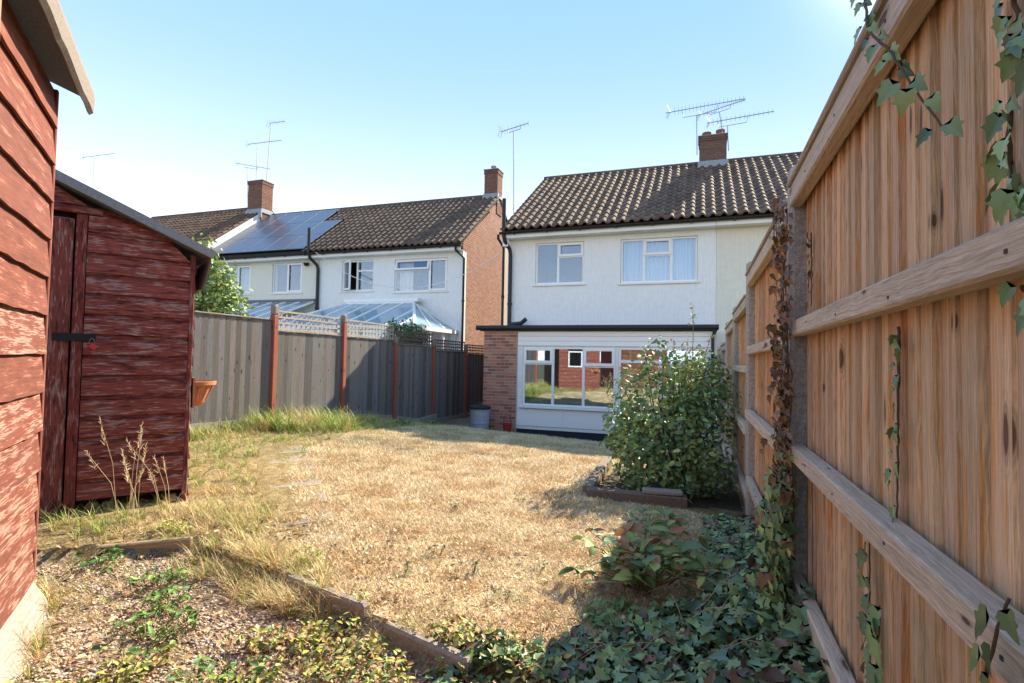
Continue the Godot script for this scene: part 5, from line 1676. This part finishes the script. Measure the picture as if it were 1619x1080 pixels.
func shrubs() -> void:
	var g := ground_y(-0.3, -6.0)
	var lobes := [[Vector3(-0.40, 0.62, -5.95), Vector3(0.48, 0.55, 0.5)], [Vector3(-0.55, 0.98, -6.2), Vector3(0.36, 0.5, 0.42)], [Vector3(-0.42, 1.42, -6.25), Vector3(0.2, 0.26, 0.22)], [Vector3(0.02, 0.72, -6.0), Vector3(0.34, 0.62, 0.5)],
		[Vector3(0.0, 1.18, -6.5), Vector3(0.32, 0.4, 0.4)], [Vector3(0.1, 1.1, -7.2), Vector3(0.22, 0.45, 0.6)], [Vector3(-0.45, 0.4, -5.72), Vector3(0.42, 0.3, 0.3)], [Vector3(-0.1, 0.36, -5.7), Vector3(0.4, 0.28, 0.25)], [Vector3(-0.7, 0.55, -6.5), Vector3(0.3, 0.5, 0.5)]]
	for i in 26:
		var l = lobes[rng.randi() % 9]
		var d := Vector3(rng.randfn(), absf(rng.randfn()) * 0.8, rng.randfn()).normalized()
		lobes.push_back([l[0] + d * l[1] * 0.95, Vector3(rf(0.07, 0.15), rf(0.1, 0.22), rf(0.07, 0.15))])
	var o := shrub("leafy_shrub", Vector3(-0.25, g, -6.1), lobes, 5400, 0.035, 0.09, [Color(0.13, 0.21, 0.07), Color(0.16, 0.25, 0.08), Color(0.09, 0.155, 0.065), Color(0.29, 0.36, 0.11), Color(0.19, 0.25, 0.12)], "dense dark green shrub in front of the extension beside the cedar fence", "shrub", oval_mesh, 34, Vector3.ZERO)
	# pale sprays that rise out of the shrub
	for s in [[Vector3(-0.1, 1.1, -6.3), Vector3(-0.07, 2.12, -6.35)], [Vector3(-0.1, 1.1, -6.3), Vector3(0.12, 1.75, -6.3)], [Vector3(-0.2, 1.1, -6.3), Vector3(-0.28, 1.72, -6.3)], [Vector3(0.0, 1.0, -6.4), Vector3(0.2, 1.55, -6.4)], [Vector3(-0.15, 1.2, -6.2), Vector3(-0.12, 1.68, -6.1)], [Vector3(-0.2, 1.2, -6.2), Vector3(0.0, 1.6, -6.1)]]:
		var b := MB.new()
		b.col = Color(0.22, 0.17, 0.08)
		b.tube([s[0], s[0].lerp(s[1], 0.6) + Vector3(0.02, 0, 0), s[1]], 0.006, 0.002, 5)
		part(o, "spray_stem", b, M["greyboard"])
		var xs := []; var cs := []
		for i in 46:
			var t := rf(0.15, 1.0)
			var p: Vector3 = s[0].lerp(s[1], t) + Vector3(rng.randfn(), rng.randfn() * 0.6, rng.randfn()) * 0.055 * (1.15 - t)
			var k := rf(0.022, 0.045)
			xs.push_back(Transform3D(rot_to(Vector3(rng.randfn(), 0.6 + rng.randfn(), rng.randfn()), rf(0, TAU)).scaled(Vector3(k, k, k)), p))
			cs.push_back(tint([Color(0.30, 0.34, 0.10), Color(0.22, 0.30, 0.07), Color(0.42, 0.24, 0.12)][rng.randi() % 3], 0.2))
		many(o, "spray_leaves", oval_mesh, M["leaf"], xs, cs)
	# evergreen behind the trellis
	var l2 := [[Vector3(-7.0, 2.05, -11.7), Vector3(0.3, 0.28, 0.38)], [Vector3(-7.0, 2.0, -12.3), Vector3(0.3, 0.3, 0.36)], [Vector3(-7.0, 1.7, -12.0), Vector3(0.28, 0.3, 0.5)]]
	shrub("bay_bush", Vector3(-7.0, ground_y(-7.0, -12.0), -12.0), l2, 2600, 0.05, 0.11, [Color(0.09, 0.15, 0.06), Color(0.14, 0.20, 0.085), Color(0.06, 0.11, 0.045)], "rounded evergreen bush showing over the trellis before the conservatory", "shrub", oval_mesh, 4, Vector3.ZERO)
	# tree beside the small shed
	var base := Vector3(-8.5, ground_y(-8.5, -7.2), -7.2)
	var l3 := [[Vector3(-8.35, 2.65, -7.2), Vector3(0.5, 0.5, 0.5)], [Vector3(-8.0, 2.4, -7.3), Vector3(0.36, 0.4, 0.4)], [Vector3(-8.5, 3.1, -7.2), Vector3(0.4, 0.36, 0.4)], [Vector3(-8.4, 1.9, -7.2), Vector3(0.6, 0.5, 0.5)]]
	var t := thing("pale_tree", base, "pale yellow green leafy tree beside the small red shed's roof", "tree")
	var tb := MB.new()
	tb.col = Color(0.16, 0.12, 0.08)
	tb.tube([base + Vector3(0, -0.1, 0), Vector3(-8.42, 1.4, -7.2), Vector3(-8.35, 2.6, -7.2)], 0.06, 0.02, 8)
	part(t, "trunk", tb, M["greyboard"])
	var xs := leaf_cloud(l3, 3600, 0.06, 0.12, 0.4)
	var cs := []
	for x in xs: cs.push_back(tint([Color(0.24, 0.30, 0.07), Color(0.34, 0.40, 0.12), Color(0.16, 0.24, 0.06)][rng.randi() % 3], 0.25))
	many(t, "crown", oval_mesh, M["leaf"], xs, cs)

func ivy_col(dead := 0.0) -> Color:
	if rng.randf() < dead: return tint([Color(0.14, 0.075, 0.04), Color(0.20, 0.11, 0.06), Color(0.09, 0.05, 0.03)][rng.randi() % 3], 0.2)
	return tint([Color(0.12, 0.19, 0.085), Color(0.18, 0.26, 0.10), Color(0.095, 0.155, 0.085), Color(0.26, 0.34, 0.12), Color(0.18, 0.26, 0.12)][rng.randi() % 5], 0.3)

# trailing ivy: stem along points with separate leaves hung on it
func ivy_strand(label: String, pts: Array, leaves: int, s0: float, s1: float, outv: Vector3, called := "ivy_strand", dead := 0.0, group := "") -> void:
	var o := thing(called, pts[0], label, "ivy", group)
	var c := Curve3D.new()
	for p in pts: c.add_point(p)
	var path := []
	var L := c.get_baked_length()
	for i in 25: path.push_back(c.sample_baked(L * i / 24.0, true) + Vector3(rf(-1, 1), rf(-1, 1), rf(-1, 1)) * 0.0015)
	var b := MB.new()
	b.col = Color(0.13, 0.09, 0.05)
	b.tube(path, 0.0034, 0.0018, 6)
	part(o, "stem", b, M["greyboard"])
	var mats := {}
	for i in leaves:
		var p := c.sample_baked(L * (i + 0.5) / leaves, true)
		var s := rf(s0, s1)
		var side := 1.0 if i % 2 else -1.0
		var q := p + Vector3(outv.z, 0, -outv.x) * side * s * 0.35 + outv * rf(0.002, 0.012) + Vector3(0, rf(-0.02, 0.015), 0)
		# leaf blade hangs with its tip down, face outwards
		var tip := (Vector3(0, -1, 0) + Vector3(outv.z, 0, -outv.x) * side * rf(0.2, 0.9) + outv * rf(0.0, 0.4)).normalized()
		var up := (outv + Vector3(rng.randfn(), rng.randfn(), rng.randfn()) * 0.35)
		up = (up - tip * up.dot(tip)).normalized()
		var key := i % 5
		if not mats.has(key):
			var m: StandardMaterial3D = M["ivyleaf"].duplicate()
			m.albedo_color = ivy_col(dead).linear_to_srgb()
			mats[key] = m
		part(o, "leaf", ivy_mesh, mats[key], Transform3D(Basis(up.cross(-tip) * -1.0 if false else (-tip).cross(up) * -1.0, up, -tip).scaled(Vector3(s, s, s)), q))

func ivies() -> void:
	var fx := 0.36
	# ground cover of ivy in the corner by the cedar fence
	var xs := []; var cs := []
	var mound := func(x, z):
		var near := clampf(1.0 - (0.4 - x) / 0.9, 0, 1)
		return near * near * (0.5 if z > -3.0 else 0.5 * clampf(1 + (z + 3.0) / 2.2, 0, 1)) * (0.8 + 0.4 * hn.get_noise_2d(x * 5, z * 5))
	while xs.size() < 4600:
		var x := rf(-1.15, 0.40); var z := rf(-4.9, -1.1)
		# left limit of the ivy
		var lim := -1.0
		if z < -2.3: lim = lerpf(-0.7, 0.1, clampf((-z - 2.3) / 0.8, 0, 1))
		if x < lim + rf(-0.08, 0.1): continue
		if z < -3.1 and rng.randf() < 0.45: continue
		var y: float = ground_y(x, z) + mound.call(x, z) * rf(0.35, 1.0) + rf(0.01, 0.06)
		var s := rf(0.025, 0.075)
		var up := Vector3(rng.randfn() * 0.45 - 0.15, 1.0, rng.randfn() * 0.45 + 0.2)
		xs.push_back(Transform3D(rot_to(up, rf(0, TAU)).scaled(Vector3(s, s, s)), Vector3(minf(x, 0.4), y, z)))
		cs.push_back(ivy_col(0.14))
	var iv := many(self, "ground_ivy", ivy_mesh, M["ivyleaf"], xs, cs)
	tag(iv, "dark green ivy sprawling over the ground at the foot of the cedar fence", "ivy")
	# dry runners over the ivy
	var rn := MB.new()
	rn.col = Color(0.40, 0.28, 0.17)
	for i in 90:
		var x := rf(-0.7, 0.3); var z := rf(-4.2, -1.6)
		var p := []
		var a := rf(0, TAU)
		for k in 6:
			p.push_back(Vector3(minf(x, 0.4), ground_y(x, z) + mound.call(x, z) + 0.03 + 0.05 * sin(k * 1.1 + i), z))
			x += cos(a) * 0.09; z += sin(a) * 0.09; a += rf(-0.5, 0.5)
		rn.tube(p, 0.0028, 0.0012, 4)
	tag(part(self, "dry_runners", rn, M["plain"]), "dry brown stems tangled over the ground ivy", "stems", "", "stuff")
	# yellowing ground cover on the pebbles
	xs = []; cs = []
	var tot := 0
	while xs.size() < 5200:
		var x := rf(-2.6, -0.5); var z := -(1.2 + rng.randf() * 1.15)
		var k := hn.get_noise_2d(x * 7 + 9, z * 7)
		if k < -0.02 - 0.22 * clampf((x + 2.3) / 1.2, 0, 1) or x < -2.2 + 0.8 * (-z - 1.6): continue
		var s := rf(0.018, 0.04)
		xs.push_back(Transform3D(rot_to(Vector3(rng.randfn() * 0.5, 1, rng.randfn() * 0.5), rf(0, TAU)).scaled(Vector3(s, s, s)), Vector3(x, ground_y(x, z) + rf(0.015, 0.085), z)))
		cs.push_back(tint([Color(0.34, 0.33, 0.06), Color(0.25, 0.29, 0.06), Color(0.42, 0.33, 0.09), Color(0.12, 0.18, 0.05), Color(0.34, 0.17, 0.08)][rng.randi() % 5], 0.2))
	tag(many(self, "yellow_ground_cover", oval_mesh, M["leaf"], xs, cs), "yellow green creeping leaves spreading over the pebbles before the kerb", "ground cover")
	# ivy up the concrete post, dead above, green below
	var o := thing("climbing_ivy", Vector3(fx, ground_y(fx, -2.55), -2.55), "ivy climbing the concrete post, brown and dead above, green below", "ivy")
	for q in 9:
		var b := MB.new()
		b.col = Color(0.15, 0.10, 0.06)
		var p := []
		for k in 14:
			p.push_back(Vector3(0.362 + rf(-0.012, 0.01), 0.15 + k * (0.09 + 0.008 * q), -2.52 + 0.05 * sin(k * 0.9 + q * 2) - 0.02 * q))
		b.tube(p, 0.008, 0.003, 5)
		part(o, "stem", b, M["greyboard"])
	xs = []; cs = []
	for i in 1300:
		var t := rng.randf()
		var y := 0.2 + 1.95 * pow(t, 1.15)
		var wdt := 0.12 + 0.2 * clampf(1 - y / 1.1, 0, 1)
		if y > 1.2 and rng.randf() < 0.45: continue
		var z := -2.55 + rng.randfn() * wdt * 0.6
		var s := rf(0.03, 0.065) * (0.62 if y > 1.0 else 0.95)
		var p := Vector3(0.36 - absf(rng.randfn()) * (0.03 + 0.07 * clampf(1 - y, 0, 1)), y, z)
		var tip := Vector3(rng.randfn() * 0.3, -1, rng.randfn() * 0.5).normalized()
		var up := (Vector3(-1, 0.3, 0.4) + Vector3(rng.randfn(), rng.randfn(), rng.randfn()) * 0.5)
		up = (up - tip * up.dot(tip)).normalized()
		xs.push_back(Transform3D(Basis(up.cross(-tip), up, -tip).scaled(Vector3(s, s, s)), p))
		cs.push_back(ivy_col(1.0 if y > 1.02 + rf(-0.12, 0.12) else 0.12))
	many(o, "leaves", ivy_mesh, M["ivyleaf"], xs, cs)
	# strands on the near fence panel
	var out := Vector3(-1, 0, 0)
	ivy_strand("thin upright ivy strand on the orange boards between two rails", [Vector3(0.42, 1.54, -1.41), Vector3(0.415, 1.35, -1.40), Vector3(0.41, 1.12, -1.40)], 20, 0.022, 0.036, out)
	ivy_strand("ivy sprig hanging over the fence top against the sky", [Vector3(0.37, 2.36, -1.47), Vector3(0.345, 2.18, -1.33), Vector3(0.34, 2.03, -1.16), Vector3(0.345, 1.90, -1.05), Vector3(0.35, 1.80, -0.96)], 18, 0.024, 0.044, Vector3(-0.8, 0, 0.6))
	ivy_strand("ivy trailing down the grey boards above the middle rail", [Vector3(0.42, 2.02, -0.95), Vector3(0.42, 1.9, -0.91), Vector3(0.42, 1.84, -0.86), Vector3(0.42, 1.78, -0.80), Vector3(0.42, 1.72, -0.76)], 26, 0.022, 0.04, out)
	ivy_strand("ivy clump lying on the middle rail of the cedar fence", [Vector3(0.42, 1.83, -0.95), Vector3(0.41, 1.74, -0.93), Vector3(0.40, 1.68, -0.88), Vector3(0.40, 1.67, -0.80), Vector3(0.41, 1.70, -0.74)], 30, 0.024, 0.044, out)
	ivy_strand("ivy drooping under the middle rail of the cedar fence", [Vector3(0.41, 1.56, -0.90), Vector3(0.40, 1.53, -0.85), Vector3(0.40, 1.46, -0.80), Vector3(0.41, 1.36, -0.80)], 10, 0.024, 0.04, out)
	ivy_strand("ivy shoot climbing the orange boards below the low rail", [Vector3(0.41, 0.45, -1.62), Vector3(0.405, 0.7, -1.58), Vector3(0.41, 0.9, -1.6), Vector3(0.415, 1.0, -1.62)], 18, 0.03, 0.055, out)
	ivy_strand("ivy shoot rising before the low rail's underside", [Vector3(0.33, 0.4, -1.42), Vector3(0.34, 0.65, -1.36), Vector3(0.355, 0.85, -1.33), Vector3(0.36, 0.95, -1.34)], 34, 0.028, 0.055, out)
	ivy_strand("ivy tip overlapping the low rail of the cedar fence", [Vector3(0.33, 0.8, -0.80), Vector3(0.335, 0.98, -0.84), Vector3(0.34, 1.1, -0.83), Vector3(0.345, 1.18, -0.80)], 14, 0.028, 0.05, out)
	ivy_strand("dead ivy strand on the grey boards beside the concrete post", [Vector3(0.42, 1.98, -2.4), Vector3(0.415, 1.8, -2.36), Vector3(0.41, 1.68, -2.34)], 14, 0.025, 0.04, out, "ivy_strand", 1.0)
	ivy_strand("dead ivy hanging over the second panel's top", [Vector3(0.36, 2.26, -2.85), Vector3(0.355, 2.12, -2.9), Vector3(0.365, 1.95, -2.85)], 16, 0.03, 0.05, out, "ivy_strand", 1.0)

func weed(label: String, at: Vector3, n: int, s0: float, s1: float, r: float, cols: Array, mesh: ArrayMesh, called := "weed_clump", cat := "weed") -> void:
	var o := thing(called, at, label, cat, "")
	var b := MB.new()
	b.col = Color(0.2, 0.2, 0.08)
	var leaves := []
	for i in n:
		var a := rf(0, TAU); var q := sqrt(rng.randf()) * r
		var e := at + Vector3(cos(a) * q, rf(0.03, 0.11) * (1.1 - q / r * 0.5), sin(a) * q)
		b.tube([at + Vector3(cos(a), 0, sin(a)) * q * 0.4, e], 0.0022, 0.0014, 4)
		leaves.push_back([e, a])
	part(o, "stems", b, M["plain"])
	var xs := []; var cs := []
	for l in leaves:
		for k in 3:
			var s := rf(s0, s1)
			xs.push_back(Transform3D(rot_to(Vector3(rng.randfn() * 0.4, 1, rng.randfn() * 0.4), l[1] + k * 2.1).scaled(Vector3(s, s, s)), l[0]))
			cs.push_back(tint(cols[rng.randi() % cols.size()], 0.2))
	many(o, "leaves", mesh, M["leaf"], xs, cs)

func weeds() -> void:
	var gr := [Color(0.10, 0.20, 0.04), Color(0.16, 0.26, 0.05), Color(0.07, 0.14, 0.04)]
	for q in [["green weed clump on the pebbles beside the timber edging", -3.3, -2.22, 26, 0.16], ["sprawling green weed in the open middle of the pebbles", -2.36, -1.80, 40, 0.24], ["small green weed on the pebbles between timber edging and kerb", -2.8, -2.2, 24, 0.14], ["green weed on the pebbles near the long grass", -2.55, -2.05, 22, 0.13], ["broad leaved weed beside the yellow ground cover", -1.8, -1.72, 26, 0.2]]:
		weed(q[0], Vector3(q[1], ground_y(q[1], q[2]), q[2]), q[3], 0.025, 0.048, q[4], gr, oval_mesh)
	weed("bright yellow green seedling clump at the kerb end", Vector3(-2.2, ground_y(-2.2, -2.65), -2.65), 12, 0.02, 0.04, 0.1, [Color(0.34, 0.42, 0.06), Color(0.28, 0.36, 0.06)], oval_mesh)
	weed("feathery yellow weed before the small shed's corner", Vector3(-3.28, ground_y(-3.28, -2.66), -2.66), 40, 0.012, 0.03, 0.1, [Color(0.50, 0.48, 0.08), Color(0.36, 0.40, 0.07)], oval_mesh)
	weed("leafy green weed at the foot of the dark fence's grass", Vector3(-5.3, ground_y(-5.3, -9.0), -9.0), 22, 0.04, 0.08, 0.16, gr, oval_mesh)
	weed("low weed growing on the loose plank's end", Vector3(-5.9, ground_y(-5.9, -11.0), -11.0), 40, 0.03, 0.06, 0.4, [Color(0.14, 0.20, 0.06), Color(0.20, 0.24, 0.09)], oval_mesh)
	# little green rosettes left in the lawn
	for q in [[-1.55, -3.1], [-1.25, -2.95], [-0.98, -2.75], [-1.6, -2.75], [-0.9, -3.2], [-1.9, -4.1], [-1.5, -4.6]]:
		weed("tiny green rosette surviving in the straw lawn", Vector3(q[0], ground_y(q[0], q[1]) + 0.004, q[1]), 7, 0.015, 0.03, 0.05, [Color(0.16, 0.19, 0.07), Color(0.12, 0.14, 0.06)], oval_mesh, "lawn_rosette")
		get_child(get_child_count() - 1).set_meta("group", "green rosettes in the straw lawn")
	# leggy plant with reddish leaves between lawn and ivy
	var at := Vector3(-0.3, ground_y(-0.3, -3.2), -3.2)
	var o := thing("red_tinged_plant", at, "leggy plant with large green and red tinged leaves at the lawn's shaded edge", "plant")
	var xs := []; var cs := []
	for i in 40:
		var a := rf(0, TAU); var r := rf(0.1, 0.46)
		var e := at + Vector3(cos(a) * r, rf(0.2, 0.44) - r * 0.2, sin(a) * r)
		var b := MB.new()
		b.col = Color(0.20, 0.16, 0.08)
		b.tube([at + Vector3(rf(-0.05, 0.05), 0, rf(-0.05, 0.05)), at.lerp(e, 0.6) + Vector3(0, 0.05, 0), e], 0.005, 0.002, 5)
		part(o, "stem", b, M["plain"])
		for k in 9:
			var s := rf(0.045, 0.10)
			var t := rf(0.45, 1.0)
			xs.push_back(Transform3D(rot_to(Vector3(rng.randfn() * 0.5, 1, rng.randfn() * 0.5), rf(0, TAU)).scaled(Vector3(s * 1.25, s, s)), at.lerp(e, t) + Vector3(0, 0.03, 0)))
			cs.push_back(tint([Color(0.14, 0.22, 0.07), Color(0.18, 0.27, 0.08), Color(0.34, 0.37, 0.10), Color(0.34, 0.18, 0.09), Color(0.11, 0.18, 0.08)][rng.randi() % 5], 0.2))
	many(o, "leaves", oval_mesh, M["leaf"], xs, cs)
	# fresh green fern-like seedling in front of it
	weed("pale green seedling with paired leaflets before the red tinged plant", Vector3(-0.38, ground_y(-0.38, -2.75), -2.75), 34, 0.03, 0.055, 0.16, [Color(0.14, 0.24, 0.07), Color(0.20, 0.30, 0.10)], oval_mesh)
	for q in [["tangle of pale green weeds between the red tinged plant and the post", -0.02, -2.85, 40, 0.22], ["green weeds at the cedar fence foot behind the red tinged plant", 0.08, -3.7, 44, 0.26], ["low green weeds in the fence's shade beside the raised bed", -0.35, -4.4, 40, 0.3]]:
		weed(q[0], Vector3(q[1], ground_y(q[1], q[2]) + 0.06, q[2]), q[3], 0.03, 0.065, q[4], [Color(0.13, 0.21, 0.07), Color(0.18, 0.27, 0.08), Color(0.26, 0.30, 0.10), Color(0.09, 0.15, 0.06)], oval_mesh)
	# tall dry grass with seed heads in front of the small shed
	for q in [[Vector3(-3.62, 0, -2.62), "tall dry grass stems with seed heads before the shed boards", 9], [Vector3(-3.42, 0, -2.70), "thin dry grass stems leaning at the shed's corner", 5]]:
		var p: Vector3 = q[0]
		p.y = ground_y(p.x, p.z)
		var t := thing("tall_grass", p, q[1], "grass")
		for i in q[2]:
			var b := MB.new()
			b.col = Color(0.60, 0.46, 0.26)
			var h := rf(0.35, 0.78); var lean := Vector3(rf(-0.3, 0.3), 0, rf(-0.3, 0.3))
			var f := p + Vector3(rf(-0.06, 0.06), -0.02, rf(-0.06, 0.06))
			b.tube([f, f + lean * 0.35 + Vector3(0, h * 0.6, 0), f + lean + Vector3(0, h, 0)], 0.0022, 0.0012, 5)
			var st := part(t, "stem", b, M["plain"])
			var s := MB.new()
			s.col = Color(0.62, 0.48, 0.30)
			for k in 16:
				var e := f + lean * (0.75 + 0.25 * k / 16.0) + Vector3(0, h * (0.78 + 0.24 * k / 16.0), 0)
				var d := Vector3(rng.randfn(), 1.2 + rng.randfn() * 0.3, rng.randfn()).normalized() * 0.035 * (1.2 - k / 20.0)
				s.tube([e, e + d * 0.6, e + d], 0.0026, 0.0008, 4)
			part(st, "seed_head", s, M["plain"])

# ---------------------------------------------------------------- scene
# from and to (shares of the panorama), strength, dots, scatter
const TRAILS := [[0.4273, 0.3591, 0.4389, 0.3620, 0.10, 120, 0.0], [0.5071, 0.3553, 0.5116, 0.3486, 0.10, 80, 0.0], [0.4228, 0.3985, 0.4266, 0.3960, 0.02, 160, 3.0], [0.4136, 0.4024, 0.4150, 0.4020, 0.02, 60, 2.5]]
func _ready() -> void:
	rng.seed = 20240607
	var cam := Camera3D.new()
	cam.name = "camera"
	cam.fov = rad_to_deg(2 * atan(540.0 / 850.0))
	cam.near = 0.05
	cam.far = 2000.0
	add_child(cam)
	cam.position = Vector3(0, 1.45, 0)
	cam.basis = Basis(Vector3.UP, deg_to_rad(19.2)) * Basis(Vector3.RIGHT, deg_to_rad(2.0)) * Basis(Vector3(0, 0, 1), deg_to_rad(1.05))
	cam.current = true

	var env := Environment.new()
	env.background_mode = Environment.BG_SKY
	var sky := Sky.new()
	var sm := ProceduralSkyMaterial.new()
	sm.sky_top_color = Color(0.32, 0.435, 0.575)
	sm.sky_horizon_color = Color(0.86, 0.85, 0.825)
	sm.sky_curve = 0.13
	sm.ground_bottom_color = Color(0.30, 0.27, 0.2)
	sm.ground_horizon_color = Color(0.55, 0.6, 0.6)
	sm.sun_angle_max = 40.0
	sm.sun_curve = 0.1
	# two thin vapour trails and a shred of cloud
	var cover := Image.create(2048, 1024, false, Image.FORMAT_RGBA8)
	for q in TRAILS:
		var n: int = q[5]
		for i in n:
			var t := float(i) / n
			var x := lerpf(q[0], q[2], t) * 2048; var y := lerpf(q[1], q[3], t) * 1024
			if q[6] > 0: x += rng.randfn() * q[6]; y += rng.randfn() * q[6] * 0.6
			var a: float = q[4] * (0.5 + 0.5 * sin(PI * t))
			var px := int(x); var py := int(y)
			cover.set_pixel(px, py, Color(1, 1, 1, minf(0.3, cover.get_pixel(px, py).a + a)))
	sm.sky_cover = ImageTexture.create_from_image(cover)
	sky.sky_material = sm
	env.sky = sky
	env.background_energy_multiplier = 1.0
	env.tonemap_mode = Environment.TONE_MAPPER_LINEAR
	env.tonemap_exposure = 4.4
	env.sdfgi_enabled = true
	env.ssao_enabled = true
	env.ssil_enabled = true
	var we := WorldEnvironment.new()
	we.name = "environment"
	we.environment = env
	add_child(we)

	# sun beyond the houses and to the right: shadows come towards the camera and to the left
	var sun := DirectionalLight3D.new()
	sun.name = "sun"
	sun.light_color = Color(1.0, 0.95, 0.86)
	sun.light_energy = 0.98
	sun.light_angular_distance = 0.5
	sun.shadow_enabled = true
	add_child(sun)
	sun.look_at_from_position(Vector3(0.49, 1.0, -1.26) * 10.0, Vector3.ZERO)

	make_materials()
	make_plants_meshes()
	make_tile()
	build_ground()
	semi_house()
	terrace()
	aerials()
	left_fence()
	right_fence()
	big_shed()
	small_shed()
	bin_and_pot()
	edgings()
	grasses()
	shrubs()
	ivies()
	weeds()
